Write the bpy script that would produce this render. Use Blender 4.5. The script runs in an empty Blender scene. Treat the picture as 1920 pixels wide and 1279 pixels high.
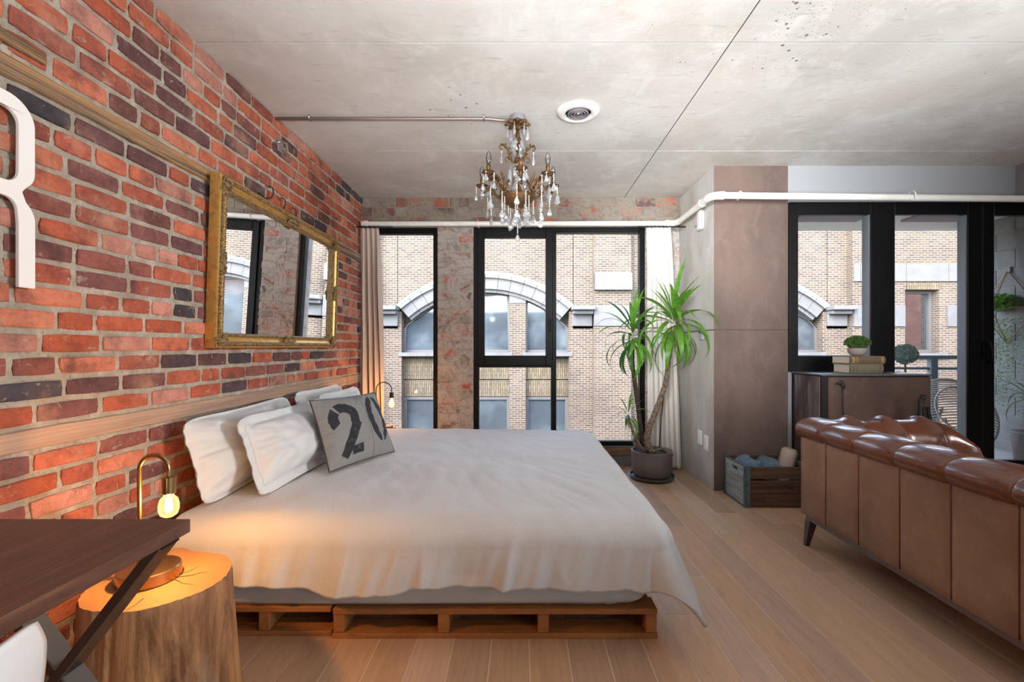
import bpy, math, random
from mathutils import Vector, Matrix, noise, geometry
R = random.Random(7)
PI = math.pi
S = bpy.context.scene
COL = S.collection
# ------------------------------------------------------------------ camera, world, lights, exposure
F, CX, CY = 860.0, 978.0, 650.0
EH, CH = 1.147, 2.585            # eye height, ceiling height
BACK, SIDE, LEFT = 4.42, 3.65, -1.54   # window wall, balcony wall, brick wall
cam = bpy.data.cameras.new('camera'); cam.sensor_width = 36; cam.lens = F/1920*36
cam.shift_x = (960-CX)/1920; cam.shift_y = (CY-639.5)/1920; cam.clip_start = .02; cam.clip_end = 300
co = bpy.data.objects.new('camera', cam); COL.objects.link(co); co.location = (0, 0, EH); co.rotation_euler = (PI/2, 0, 0)
S.camera = co
W = bpy.data.worlds.new('sky'); S.world = W; W.use_nodes = True
nt = W.node_tree; nt.nodes.clear()
sky = nt.nodes.new('ShaderNodeTexSky'); sky.sky_type = 'NISHITA'; sky.sun_disc = False
sky.sun_elevation = math.radians(42); sky.sun_rotation = math.radians(215); sky.air_density = 1.0; sky.dust_density = 1.5
mixd = nt.nodes.new('ShaderNodeMix'); mixd.data_type = 'RGBA'; mixd.inputs[0].default_value = .45
bw = nt.nodes.new('ShaderNodeRGBToBW'); nt.links.new(sky.outputs[0], bw.inputs[0])
nt.links.new(sky.outputs[0], mixd.inputs[6]); nt.links.new(bw.outputs[0], mixd.inputs[7])
bg = nt.nodes.new("ShaderNodeBackground"); bg.inputs[1].default_value = 1.9
wo = nt.nodes.new("ShaderNodeOutputWorld"); nt.links.new(mixd.outputs[2], bg.inputs[0]); nt.links.new(bg.outputs[0], wo.inputs[0])
def light(name, kind, loc, energy, color=(1,1,1), rot=(0,0,0), size=None, size_y=None, radius=None, angle=None, spread=None):
    l = bpy.data.lights.new(name, kind); l.energy = energy; l.color = color
    if size: l.shape = 'RECTANGLE'; l.size = size; l.size_y = size_y or size
    if radius is not None: l.shadow_soft_size = radius
    if angle is not None: l.angle = angle
    if spread: l.spread = math.radians(spread)
    o = bpy.data.objects.new(name, l); COL.objects.link(o); o.location = loc; o.rotation_euler = rot
    return o
sun = light('sun', 'SUN', (-6, -12, 14), 1.6, (1.0, .965, .90), angle=.01)
sun.rotation_euler = Vector((.52, .80, -.70)).to_track_quat('-Z', 'Y').to_euler()
light('ceiling_fill', 'AREA', (1.6, -1.7, 2.3), 4, (.93, .97, 1.0), rot=(math.radians(62), 0, 0), size=4.0, size_y=1.5)  # added overhead fill, the room has no such lamp
light('bounce_fill', 'AREA', (.9, -1.2, .75), 33, (.90, .96, 1.0), rot=(math.radians(120), 0, 0), size=3.6, size_y=1.2, spread=52)  # added upward fill behind the camera to brighten the ceiling
light('side_fill', 'AREA', (3.9, -2.2, 1.6), 15, (.96, .98, 1.0), rot=(math.radians(88), 0, math.radians(38)), size=2.4, size_y=1.8, spread=110)  # added fill from behind the camera, not a lamp of the loft
light('wall_fill', 'AREA', (5.7, .2, 1.7), 25, (.98, .99, 1.0), rot=(math.radians(90), 0, math.radians(76)), size=1.4, size_y=1.2, spread=60)  # added fill aimed at the brick wall, no real source there
light('corner_fill', 'AREA', (-.6, -1.0, 1.75), 15, (.92, .96, 1.0), rot=(math.radians(91), 0, math.radians(-24)), size=1.2, size_y=1.0, spread=36)  # invented source, added to brighten the column side
S.view_settings.view_transform = 'Standard'; S.view_settings.look = 'None'
S.view_settings.exposure = 0.70; S.view_settings.gamma = 1; S.view_settings.use_curve_mapping = False
S.cycles.max_bounces = 9; S.cycles.diffuse_bounces = 5; S.cycles.glossy_bounces = 4; S.cycles.transparent_max_bounces = 16
S.cycles.caustics_reflective = False; S.cycles.caustics_refractive = False; S.cycles.use_denoising = True
S.cycles.sample_clamp_indirect = 6
# ------------------------------------------------------------------ helpers
def P(px, py, Y): return Vector(((px-CX)*Y/F, Y, EH-(py-CY)*Y/F))
def lin(v): return v/12.92 if v <= .04045 else ((v+.055)/1.055)**2.4
def c(h): h = h.lstrip('#'); return tuple(lin(int(h[i:i+2], 16)/255) for i in (0, 2, 4))
def nz(x, y=0, z=0): return noise.noise(Vector((x, y, z)))
class MB:
    def __init__(s): s.v = []; s.f = []; s.m = []; s.col = []
    def add(s, vs, fs, mi=0, col=None):
        b = len(s.v); s.v += [tuple(p) for p in vs]; s.f += [tuple(b+i for i in f) for f in fs]; s.m += [mi]*len(fs)
        if col: s.col += [col]*len(fs)
        return s
    def box(s, x0, x1, y0, y1, z0, z1, mi=0, mat=None, col=None):
        vs = [Vector((x, y, z)) for z in (z0, z1) for y in (y0, y1) for x in (x0, x1)]
        if mat: vs = [mat @ p for p in vs]
        return s.add(vs, [(0,2,3,1), (4,5,7,6), (0,1,5,4), (2,6,7,3), (0,4,6,2), (1,3,7,5)], mi, col)
    def bar(s, a, b, w, h, mi=0, up=(0,0,1)):
        a, b = Vector(a), Vector(b); d = (b-a); L = d.length; d.normalize(); up = Vector(up)
        x = d.cross(up)
        if x.length < 1e-4: x = d.cross(Vector((1,0,0)))
        x.normalize(); z = x.cross(d)
        M = Matrix((x, d, z)).transposed().to_4x4(); M.translation = a
        return s.box(-w/2, w/2, 0, L, -h/2, h/2, mi, M)
    def tube(s, pts, r, n=8, mi=0, caps=True, closed=False):
        pts = [Vector(p) for p in pts]; k = len(pts); rr = r if isinstance(r, (list, tuple)) else [r]*k
        rings = []; prev = None
        for i, p in enumerate(pts):
            if closed: t = pts[(i+1) % k]-pts[i-1]
            else: t = pts[min(i+1, k-1)]-pts[max(i-1, 0)]
            t.normalize()
            if prev is None:
                u = t.cross(Vector((0,0,1)))
                if u.length < .1: u = t.cross(Vector((1,0,0)))
            else: u = prev-t*prev.dot(t)
            u.normalize(); prev = u; w = t.cross(u)
            rings.append([p+(u*math.cos(2*PI*j/n)+w*math.sin(2*PI*j/n))*rr[i] for j in range(n)])
        vs = [q for g in rings for q in g]; fs = []
        for i in range(k if closed else k-1):
            for j in range(n): a = i*n; b = ((i+1) % k)*n; fs.append((a+j, a+(j+1) % n, b+(j+1) % n, b+j))
        if caps and not closed: fs += [tuple(range(n))[::-1], tuple((k-1)*n+j for j in range(n))]
        return s.add(vs, fs, mi)
    def lathe(s, prof, cen=(0,0,0), n=24, mi=0, mod=None, M=None):
        vs = []; fs = []; cen = Vector(cen); k = len(prof)
        for (r, z) in prof:
            for j in range(n):
                a = 2*PI*j/n; q = r*(mod(a, z) if mod else 1); p = Vector((q*math.cos(a), q*math.sin(a), z))
                vs.append((M @ p if M else p)+cen)
        for i in range(k-1):
            for j in range(n): fs.append((i*n+j, i*n+(j+1) % n, (i+1)*n+(j+1) % n, (i+1)*n+j))
        if prof[0][0] > 1e-5: fs.append(tuple(range(n))[::-1])
        if prof[-1][0] > 1e-5: fs.append(tuple((k-1)*n+j for j in range(n)))
        return s.add(vs, fs, mi)
    def ball(s, cen, rx, ry=None, rz=None, n=12, m=8, mi=0, fn=None):
        ry = ry or rx; rz = rz or rx; vs = []; fs = []; cen = Vector(cen)
        for i in range(m+1):
            t = PI*i/m
            for j in range(n):
                a = 2*PI*j/n; d = Vector((math.sin(t)*math.cos(a), math.sin(t)*math.sin(a), -math.cos(t)))
                k = fn(d) if fn else 1
                vs.append(cen+Vector((d.x*rx*k, d.y*ry*k, d.z*rz*k)))
        for i in range(m):
            for j in range(n): fs.append((i*n+j, i*n+(j+1) % n, (i+1)*n+(j+1) % n, (i+1)*n+j))
        return s.add(vs, fs, mi)
    def grid(s, fn, nu, nv, mi=0, wu=False, wv=False, mf=None):
        vs = [fn(i/nu, j/nv) for j in range(nv+(0 if wv else 1)) for i in range(nu+(0 if wu else 1))]
        NU = nu+(0 if wu else 1); NV = nv+(0 if wv else 1); b = len(s.v)
        s.v += [tuple(p) for p in vs]
        for j in range(nv):
            for i in range(nu):
                s.f.append((b+j*NU+i, b+j*NU+(i+1) % NU, b+((j+1) % NV)*NU+(i+1) % NU, b+((j+1) % NV)*NU+i))
                s.m.append(mf((i+.5)/nu, (j+.5)/nv) if mf else mi)
        return s
    def prism(s, poly, a0, a1, f, mi=0):
        """poly: 2D outline; f(u, v, a) -> 3D"""
        n = len(poly); vs = [f(u, v, a0) for u, v in poly]+[f(u, v, a1) for u, v in poly]
        tri = geometry.tessellate_polygon([[Vector((u, v, 0)) for u, v in poly]])
        fs = [t[::-1] for t in tri]+[tuple(n+i for i in t) for t in tri]+[(i, (i+1) % n, n+(i+1) % n, n+i) for i in range(n)]
        return s.add(vs, fs, mi)
    def build(s, name, mats, parent=None, smooth=False, bevel=0, seg=1, org=None, kind=None, sub=0, solid=0, fixn=True, ang=None):
        me = bpy.data.meshes.new(name)
        if org is None: org = Vector(parent['_o']) if parent is not None and '_o' in parent else Vector((0,0,0))
        org = Vector(org)
        me.from_pydata([tuple(Vector(p)-org) for p in s.v], [], s.f); me.validate(clean_customdata=False)
        for m in (mats if isinstance(mats, (list, tuple)) else [mats]): me.materials.append(m)
        if len(me.polygons) == len(s.m): me.polygons.foreach_set('material_index', s.m)
        if s.col and len(s.col) == len(me.polygons):
            at = me.color_attributes.new('Col', 'FLOAT_COLOR', 'CORNER'); k = 0; buf = []
            for i, p in enumerate(me.polygons): buf += (list(s.col[i])+[1])*p.loop_total
            at.data.foreach_set('color', buf)
        if smooth: me.polygons.foreach_set('use_smooth', [True]*len(me.polygons))
        if fixn:
            import bmesh
            bm = bmesh.new(); bm.from_mesh(me); bmesh.ops.recalc_face_normals(bm, faces=bm.faces); bm.to_mesh(me); bm.free()
        if ang is not None: me.set_sharp_from_angle(angle=math.radians(ang))
        o = bpy.data.objects.new(name, me); COL.objects.link(o)
        if parent is not None: o.parent = parent; o['_o'] = tuple(org)
        else: o['_o'] = (0.0, 0.0, 0.0)
        if bevel:
            b = o.modifiers.new('b', 'BEVEL'); b.width = bevel; b.segments = seg; b.limit_method = 'ANGLE'; b.angle_limit = .6
        if solid: b = o.modifiers.new('s', 'SOLIDIFY'); b.thickness = solid; b.offset = 0
        if sub: b = o.modifiers.new('u', 'SUBSURF'); b.levels = sub; b.render_levels = sub
        if kind: o['kind'] = kind
        return o
def tag(o, label, cat, group=None, kind=None):
    o['label'] = label; o['category'] = cat
    if group: o['group'] = group
    if kind: o['kind'] = kind
    return o
def thing(name, label, cat, loc=(0,0,0), group=None, rot=None):
    o = bpy.data.objects.new(name, None); COL.objects.link(o); o.location = loc; o.empty_display_size = .05
    if rot: o.rotation_euler = rot
    o['_o'] = tuple(loc) if not rot else (0.0, 0.0, 0.0)
    return tag(o, label, cat, group)
def copy_tree(o, parent=None):
    n = o.copy(); COL.objects.link(n)
    if parent: n.parent = parent
    for ch in list(o.children): copy_tree(ch, n)
    return n
def inst(src, name, parent, loc, rot=(0,0,0), scale=(1,1,1), color=None, seed=None):
    o = bpy.data.objects.new(name, src if isinstance(src, bpy.types.Mesh) else src.data); COL.objects.link(o)
    if parent is not None:
        o.parent = parent; loc = Vector(loc)-Vector(parent['_o'])
    o.location = loc; o.rotation_euler = rot; o.scale = scale
    if color: o.color = (*color, 1)
    return o
def mesh_of(mb, name, mats, smooth=False, fixn=True):
    o = mb.build(name, mats, smooth=smooth, fixn=fixn); me = o.data; bpy.data.objects.remove(o); return me
# ------------------------------------------------------------------ materials
def mat(name, base=(.5,.5,.5), rough=.6, metal=0, vary=(), bump=(), src=None, spec=.5, rv=None, coat=0, emit=None, es=0, trans=0, alpha=1, sheen=0, coord='pos', randoff=False, ior=None):
    """vary: (scale, colour, lo, hi, stretch, amount[, kind]); bump: (scale, strength, stretch[, kind])"""
    m = bpy.data.materials.new(name); m.use_nodes = True; t = m.node_tree; N = t.nodes; L = t.links
    b = N['Principled BSDF']
    b.inputs['Roughness'].default_value = rough; b.inputs['Metallic'].default_value = metal
    b.inputs['Specular IOR Level'].default_value = spec; b.inputs['Coat Weight'].default_value = coat
    b.inputs['Sheen Weight'].default_value = sheen
    if ior: b.inputs['IOR'].default_value = ior
    if trans: b.inputs['Transmission Weight'].default_value = trans
    if alpha < 1: b.inputs['Alpha'].default_value = alpha
    if emit: b.inputs['Emission Color'].default_value = (*emit, 1); b.inputs['Emission Strength'].default_value = es
    if coord == 'pos': pos = N.new('ShaderNodeNewGeometry').outputs['Position']
    else: pos = N.new('ShaderNodeTexCoord').outputs['Object']
    if randoff:
        oi = N.new('ShaderNodeObjectInfo'); mm = N.new('ShaderNodeVectorMath'); mm.operation = 'SCALE'; mm.inputs[0].default_value = (37, 53, 29)
        L.new(oi.outputs['Random'], mm.inputs['Scale']); ad = N.new('ShaderNodeVectorMath'); L.new(pos, ad.inputs[0]); L.new(mm.outputs[0], ad.inputs[1]); pos = ad.outputs[0]
    def tex(scale, stretch, kind):
        mp = N.new('ShaderNodeMapping'); mp.inputs['Scale'].default_value = stretch or (1,1,1); L.new(pos, mp.inputs[0])
        if kind == 'vor':
            x = N.new('ShaderNodeTexVoronoi'); x.inputs['Scale'].default_value = scale; out = x.outputs['Distance']
        elif kind == 'wave':
            x = N.new('ShaderNodeTexWave'); x.inputs['Scale'].default_value = scale; x.inputs['Distortion'].default_value = 6; x.inputs['Detail'].default_value = 3; x.inputs['Detail Scale'].default_value = .8; out = x.outputs['Fac']
        elif kind == 'mus':
            x = N.new('ShaderNodeTexNoise'); x.inputs['Scale'].default_value = scale; x.inputs['Detail'].default_value = 9; x.inputs['Roughness'].default_value = .75; x.inputs['Distortion'].default_value = .8; out = x.outputs['Fac']
        else:
            x = N.new('ShaderNodeTexNoise'); x.inputs['Scale'].default_value = scale; x.inputs['Detail'].default_value = 5; x.inputs['Roughness'].default_value = .6; out = x.outputs['Fac']
        L.new(mp.outputs[0], x.inputs['Vector']); return out
    if src == 'obj': col = N.new('ShaderNodeObjectInfo').outputs['Color']
    elif src == 'attr':
        a = N.new('ShaderNodeAttribute'); a.attribute_name = 'Col'; col = a.outputs['Color']
    else:
        r = N.new('ShaderNodeRGB'); r.outputs[0].default_value = (*base, 1); col = r.outputs[0]
    for v in vary:
        scale, cc, lo, hi = v[:4]; st = v[4] if len(v) > 4 else None; am = v[5] if len(v) > 5 else 1; kd = v[6] if len(v) > 6 else 'noise'
        f = tex(scale, st, kd); mr = N.new('ShaderNodeMapRange'); L.new(f, mr.inputs[0])
        for k, x in zip((1, 2, 3, 4), (lo, hi, 0, am)): mr.inputs[k].default_value = x
        mx = N.new('ShaderNodeMix'); mx.data_type = 'RGBA'; L.new(mr.outputs[0], mx.inputs[0]); L.new(col, mx.inputs[6])
        if len(cc) == 3: mx.inputs[7].default_value = (*cc, 1)
        else: mx.blend_type = 'MULTIPLY'; mx.inputs[7].default_value = (cc[0],)*3+(1,)
        col = mx.outputs[2]
    L.new(col, b.inputs['Base Color'])
    if rv:
        f = tex(rv[0], None, 'noise'); mr = N.new('ShaderNodeMapRange'); L.new(f, mr.inputs[0]); mr.inputs[1].default_value = .3; mr.inputs[2].default_value = .7
        mr.inputs[3].default_value = rv[1]; mr.inputs[4].default_value = rv[2]; L.new(mr.outputs[0], b.inputs['Roughness'])
    nrm = None
    for v in bump:
        f = tex(v[0], v[2] if len(v) > 2 else None, v[3] if len(v) > 3 else 'noise')
        bn = N.new('ShaderNodeBump'); bn.inputs['Strength'].default_value = v[1]; bn.inputs['Distance'].default_value = .01
        L.new(f, bn.inputs['Height'])
        if nrm: L.new(nrm, bn.inputs['Normal'])
        nrm = bn.outputs[0]
    if nrm: L.new(nrm, b.inputs['Normal'])
    return m
def glass_mat(name, tint=(1,1,1), refl=.08):
    m = bpy.data.materials.new(name); m.use_nodes = True; t = m.node_tree; N = t.nodes; L = t.links; N.clear()
    tr = N.new('ShaderNodeBsdfTransparent'); tr.inputs[0].default_value = (*tint, 1)
    gl = N.new('ShaderNodeBsdfGlossy'); gl.inputs['Roughness'].default_value = .02
    fr = N.new('ShaderNodeFresnel'); fr.inputs[0].default_value = 1.35
    ml = N.new('ShaderNodeMath'); ml.operation = 'MULTIPLY'; ml.inputs[1].default_value = refl/.04*.5; L.new(fr.outputs[0], ml.inputs[0])
    mx = N.new('ShaderNodeMixShader'); L.new(ml.outputs[0], mx.inputs[0]); L.new(tr.outputs[0], mx.inputs[1]); L.new(gl.outputs[0], mx.inputs[2])
    o = N.new('ShaderNodeOutputMaterial'); L.new(mx.outputs[0], o.inputs[0]); return m
def brick_tex(name, c1, c2, mo, bwid=.215, bh=.075, mort=.011, vert=False, rough=.9, bump=.3, axis='xz'):
    m = mat(name, rough=rough); t = m.node_tree; N = t.nodes; L = t.links; b = N['Principled BSDF']
    g = N.new('ShaderNodeNewGeometry'); sp = N.new('ShaderNodeSeparateXYZ'); L.new(g.outputs['Position'], sp.inputs[0])
    ad = N.new('ShaderNodeMath'); L.new(sp.outputs['X'], ad.inputs[0]); L.new(sp.outputs['Y'], ad.inputs[1])
    cb = N.new('ShaderNodeCombineXYZ')
    L.new(ad.outputs[0], cb.inputs[1 if vert else 0]); L.new(sp.outputs['Z'], cb.inputs[0 if vert else 1])
    x = N.new('ShaderNodeTexBrick'); L.new(cb.outputs[0], x.inputs['Vector'])
    x.inputs['Color1'].default_value = (*c1, 1); x.inputs['Color2'].default_value = (*c2, 1); x.inputs['Mortar'].default_value = (*mo, 1)
    x.inputs['Scale'].default_value = 1; x.inputs['Mortar Size'].default_value = mort; x.inputs['Mortar Smooth'].default_value = .1
    x.inputs['Brick Width'].default_value = bwid; x.inputs['Row Height'].default_value = bh; x.inputs['Bias'].default_value = 0
    no = N.new('ShaderNodeTexNoise'); no.inputs['Scale'].default_value = .8; no.inputs['Detail'].default_value = 6; L.new(g.outputs['Position'], no.inputs['Vector'])
    mr = N.new('ShaderNodeMapRange'); L.new(no.outputs[0], mr.inputs[0]); mr.inputs[1].default_value = .35; mr.inputs[2].default_value = .65; mr.inputs[3].default_value = .82; mr.inputs[4].default_value = 1.12
    mx = N.new('ShaderNodeVectorMath'); mx.operation = 'SCALE'; L.new(x.outputs['Color'], mx.inputs[0]); L.new(mr.outputs[0], mx.inputs['Scale'])
    L.new(mx.outputs[0], b.inputs['Base Color'])
    bn = N.new('ShaderNodeBump'); bn.inputs['Strength'].default_value = bump; bn.inputs['Distance'].default_value = .01; bn.invert = True
    L.new(x.outputs['Fac'], bn.inputs['Height']); L.new(bn.outputs[0], b.inputs['Normal']); return m
M = {}
_bv = [(7, c('#5d4040'), .52, .70, None, .75), (16, (.66,), .42, .62, None, .8), (55, (.6,), .56, .72, None, .7), (200, c('#2a1c1a'), .64, .70, None, .85), (24, c('#ab9d8c'), .585, .66, None, .75, 'mus'), (5, c('#c99a80'), .55, .72, None, .45)]
M['brick'] = mat('brick', src='obj', rough=.92, spec=.2, vary=_bv, bump=[(38, .9), (150, .5)])
M['brick_far'] = mat('brick_far', src='attr', rough=.92, spec=.2, vary=_bv, bump=[(38, .9), (150, .5)])
M['mortar'] = mat('mortar', c('#a89c8c'), .95, spec=.2, vary=[(18, c('#c0b6a8'), .45, .7), (90, c('#6d6255'), .55, .75, None, .7), (7, c('#877562'), .5, .7, None, .6)], bump=[(60, .8), (200, .6)])
_wash = [(11, (.6,), .4, .65, None, .7), (5.5, c('#b4aaa2'), .40, .50, None, .92, 'mus'), (26, c('#8d8276'), .52, .66, None, .7), (150, c('#5c524a'), .62, .74, None, .5)]
M['washed_brick'] = mat('washed_brick', src='obj', rough=.9, vary=_wash, bump=[(12, .6, None, 'mus'), (70, .5)])
M['washed_mortar'] = mat('washed_mortar', c('#aca49b'), .95, vary=[(14, c('#897f75'), .45, .65, None, .8), (80, c('#cbc4bc'), .5, .7, None, .6)], bump=[(14, .7, None, 'mus'), (90, .6)])
M['header_brick_shaded'] = mat('header_brick_shaded', src='obj', rough=.9, vary=[(11, (.6,), .4, .65, None, .7), (5.5, c('#8b7f70'), .42, .52, None, .92, 'mus'), (26, c('#6b6054'), .52, .66, None, .7), (150, c('#463d36'), .62, .74, None, .5)], bump=[(12, .6, None, 'mus'), (70, .5)])  # washed brick again, with the shade of the header painted in
M['header_mortar_shaded'] = mat('header_mortar_shaded', c('#8c8172'), .95, vary=[(14, c('#6f655a'), .45, .65, None, .8), (80, c('#a99e8f'), .5, .7, None, .6)], bump=[(14, .7, None, 'mus'), (90, .6)])  # washed mortar darkened to carry the shade above the windows
M['concrete'] = mat('concrete', c('#cfccc6'), .85, vary=[(1.3, c('#bab5ae'), .42, .62, None, .9), (3.5, c('#e0ded8'), .5, .72, (1, 1, 1), .8, 'mus'), (26, c('#8f8983'), .6, .75, (.25, 1, 1), .5), (.9, c('#c4b6ad'), .45, .65, None, .5), (34, c('#4a4440'), .095, .05, None, .0, 'vor')], bump=[(30, .15), (6, .12, None, 'mus')])
# sparse air-pocket pits, only where a slow noise allows them
def add_pits(m, scale, rad, colr, gate=.55):
    t = m.node_tree; N = t.nodes; L = t.links; b = N['Principled BSDF']; old = b.inputs['Base Color'].links[0].from_socket
    g = N.new('ShaderNodeNewGeometry'); v = N.new('ShaderNodeTexVoronoi'); v.inputs['Scale'].default_value = scale; L.new(g.outputs['Position'], v.inputs['Vector'])
    n = N.new('ShaderNodeTexNoise'); n.inputs['Scale'].default_value = 1.1; n.inputs['Detail'].default_value = 3; L.new(g.outputs['Position'], n.inputs['Vector'])
    mr = N.new('ShaderNodeMapRange'); L.new(n.outputs[0], mr.inputs[0]); mr.inputs[1].default_value = gate; mr.inputs[2].default_value = gate+.2; mr.inputs[3].default_value = 0; mr.inputs[4].default_value = rad
    lt = N.new('ShaderNodeMath'); lt.operation = 'LESS_THAN'; L.new(v.outputs['Distance'], lt.inputs[0]); L.new(mr.outputs[0], lt.inputs[1])
    mx = N.new('ShaderNodeMix'); mx.data_type = 'RGBA'; L.new(lt.outputs[0], mx.inputs[0]); L.new(old, mx.inputs[6]); mx.inputs[7].default_value = (*colr, 1)
    L.new(mx.outputs[2], b.inputs['Base Color'])
add_pits(M['concrete'], 17, .19, c('#6a635c'), .545)
add_pits(M['concrete'], 48, .13, c('#6b645d'), .50)
M['column'] = mat('column', c('#c8c6c1'), .85, vary=[(1.6, c('#aaa49d'), .42, .6, (1, 1, .6), .9), (5, c('#bcb7b0'), .5, .7, (1, 1, .4), .6, 'mus'), (40, c('#7d766f'), .6, .75, (1, 1, .2), .5)], bump=[(20, .15), (7, .1)])
M['column_front_shaded'] = mat('column_front_shaded', c('#6b584f'), .85, vary=[(1.6, c('#584841'), .42, .6, (1, 1, .6), .9), (6, c('#78655b'), .5, .7, (1, 1, .5), .6, 'mus'), (50, c('#4d3f39'), .62, .75, (1, 1, .12), .6)], bump=[(20, .15), (7, .1)])  # grey concrete with the shade of its backlit face put into the colour
M['white_paint'] = mat('white_paint', c('#9a9b9e'), .7, bump=[(120, .03)])
M['white_enamel'] = mat('white_enamel', c('#e6e3de'), .3, vary=[(9, c('#cfc8bd'), .5, .75, None, .5)])
M['white_plastic'] = mat('white_plastic', c('#e8e6e6'), .35)
M['letter_white'] = mat('letter_white', c('#e6e0dc'), .5)
M['black_frame'] = mat('black_frame', c('#060607'), .42, spec=.25)
M['frame_grey'] = mat('frame_grey', c('#8a8f96'), .35, metal=.4)
M['glass'] = glass_mat('glass', (.97, .98, .98), .05)
M['oak'] = mat('oak', src='obj', rough=.42, rv=(6, .34, .5), randoff=True, vary=[(3.2, (.78,), .35, .7, (7, .55, 1), .9, 'mus'), (26, (.8,), .5, .7, (5, .25, 1), .8), (120, c('#c9ad92'), .56, .72, (3, .08, 1), .5), (2.3, c('#5a4030'), .74, .8, (1.6, 1, 1), .7)], bump=[(100, .12, (4, .1, 1))])
M['joint_white'] = mat('joint_white', c('#e8dace'), .6)
M['joint_dark'] = mat('joint_dark', c('#4f4842'), .95)
M['pallet_wood'] = mat('pallet_wood', c('#a8713f'), .75, randoff=True, vary=[(5, c('#8a5528'), .4, .65, (.3, 1, 3), .9, 'mus'), (60, c('#5e3a1c'), .55, .75, (.15, 1, 1), .6)], bump=[(60, .25, (.2, 1, 1))])
M['beam_wood'] = mat('beam_wood', c('#ab8058'), .8, vary=[(9, c('#574233'), .42, .56, (1, .12, 5), .95, 'mus'), (30, c('#b8905a'), .5, .7, (1, .05, 5), .8), (3, c('#7a7065'), .5, .7, (1, .5, 2), .8)], bump=[(40, .8, (1, .06, 4))])
M['strip_wood'] = mat('strip_wood', c('#a98a74'), .75, vary=[(5, c('#8f6d5a'), .4, .62, (1, .2, 4), .9, 'mus'), (40, c('#c2a48c'), .5, .7, (1, .06, 3), .6)], bump=[(50, .35, (1, .08, 4))])
M['walnut'] = mat('walnut', c('#6b4736'), .42, vary=[(9, c('#4c3026'), .38, .62, (4, .3, 1), .9, 'mus'), (50, c('#7f5a45'), .5, .7, (3, .08, 1), .7)], bump=[(90, .1, (4, .1, 1))])
M['black_metal'] = mat('black_metal', c('#17130f'), .35, metal=.6)
M['black_metal_flat'] = mat('black_metal_flat', c('#6a6460'), .24, metal=.9)
M['brass'] = mat('brass', c('#a9895c'), .27, metal=1)
M['bronze'] = mat('bronze', c('#7a5b3a'), .40, metal=.8, vary=[(70, c('#4a3522'), .45, .65), (200, c('#b39262'), .6, .72, None, .7)], bump=[(150, .5)])
M['dark_brass'] = mat('dark_brass', c('#43342a'), .4, metal=.8)
M['stump_top'] = mat('stump_top', c('#96704a'), .6, vary=[(3, c('#80592f'), .4, .65, None, .7), (40, c('#9c7148'), .58, .72, (1, 1, 1), .5, 'mus')], bump=[(50, .15)])
M['stump_side'] = mat('stump_side', c('#c79260'), .62, vary=[(7, c('#754a2e'), .43, .62, (1, 1, .16), .95, 'mus'), (16, c('#2e1d13'), .62, .74, (1, 1, .18), .9, 'mus'), (5, c('#c9b39c'), .55, .7, (1, 1, .3), .8)], bump=[(16, .9, (1, 1, .15), 'mus'), (70, .3, (1, 1, .1))])
M['duvet'] = mat('duvet', c('#c3c2c2'), .85, sheen=.1, bump=[(7, .28, None, 'mus'), (500, .03)])
M['sheet'] = mat('sheet', c('#b9bec1'), .85, bump=[(12, .15)])
M['pillow'] = mat('pillow', c('#c6c5c4'), .85, sheen=.1, bump=[(13, .22, None, 'mus')])
M['cushion'] = mat('cushion', c('#817f7c'), .9, vary=[(200, c('#6d6b69'), .5, .7, None, .6)], bump=[(300, .2)])
M['cushion_ink'] = mat('cushion_ink', c('#1f2024'), .9, vary=[(28, c('#77767a'), .60, .74, None, .7), (200, c('#55555a'), .55, .7, None, .5)], bump=[(300, .2)])
M['piping'] = mat('piping', c('#3c3b3b'), .8)
M['curtain'] = mat('curtain', c('#d9d3cb'), .9, bump=[(400, .08)])
M['curtain_warm'] = mat('curtain_warm', c('#c2b1a6'), .9, bump=[(400, .08)])
M['leather'] = mat('leather', c('#96775f'), .5, vary=[(2.2, c('#7f614c'), .4, .65, None, .9), (9, c('#ab8f76'), .5, .75, None, .5, 'mus')], bump=[(350, .07), (60, .06, None, 'mus')], spec=.4)
M['leather_roll'] = mat('leather_roll', c('#6b3a22'), .26, vary=[(4, c('#542b18'), .4, .65, None, .8)], bump=[(60, .10, (1, .4, 1), 'mus'), (350, .05)], coat=.35)
M['rail'] = mat('rail', c('#6f6260'), .35, metal=.2)
M['leg_dark'] = mat('leg_dark', c('#4a3d39'), .35)
M['gold'] = mat('gold', c('#cfa35c'), .36, metal=.7, vary=[(30, c('#94703c'), .5, .7, None, .7)], bump=[(80, .15)])
M['gold_old'] = mat('gold_old', c('#a78a5e'), .5, metal=.5, vary=[(120, c('#4a3826'), .45, .6, None, .85), (60, c('#cdb488'), .55, .7, None, .7)], bump=[(220, .8)])
M['mirror'] = mat('mirror', (.93, .94, .95), .0, metal=1)
M['pot'] = mat('pot', c('#6d6564'), .6, vary=[(6, c('#5c5150'), .4, .65, None, .8)])
M['saucer'] = mat('saucer', c('#4f5257'), .5)
M['soil'] = mat('soil', c('#2a2320'), 1, vary=[(60, c('#5a5048'), .55, .7)], bump=[(60, 1)])
M['bark'] = mat('bark', c('#8a7562'), .85, vary=[(50, c('#54433a'), .45, .6, (1, 1, 1.5), .9)], bump=[(70, .8, (1, 1, 3))])
M['bark_dark'] = mat('bark_dark', c('#4d3a2e'), .85, vary=[(50, c('#2c201a'), .45, .6, (1, 1, 1.5), .9)], bump=[(70, .8, (1, 1, 3))])
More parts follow.
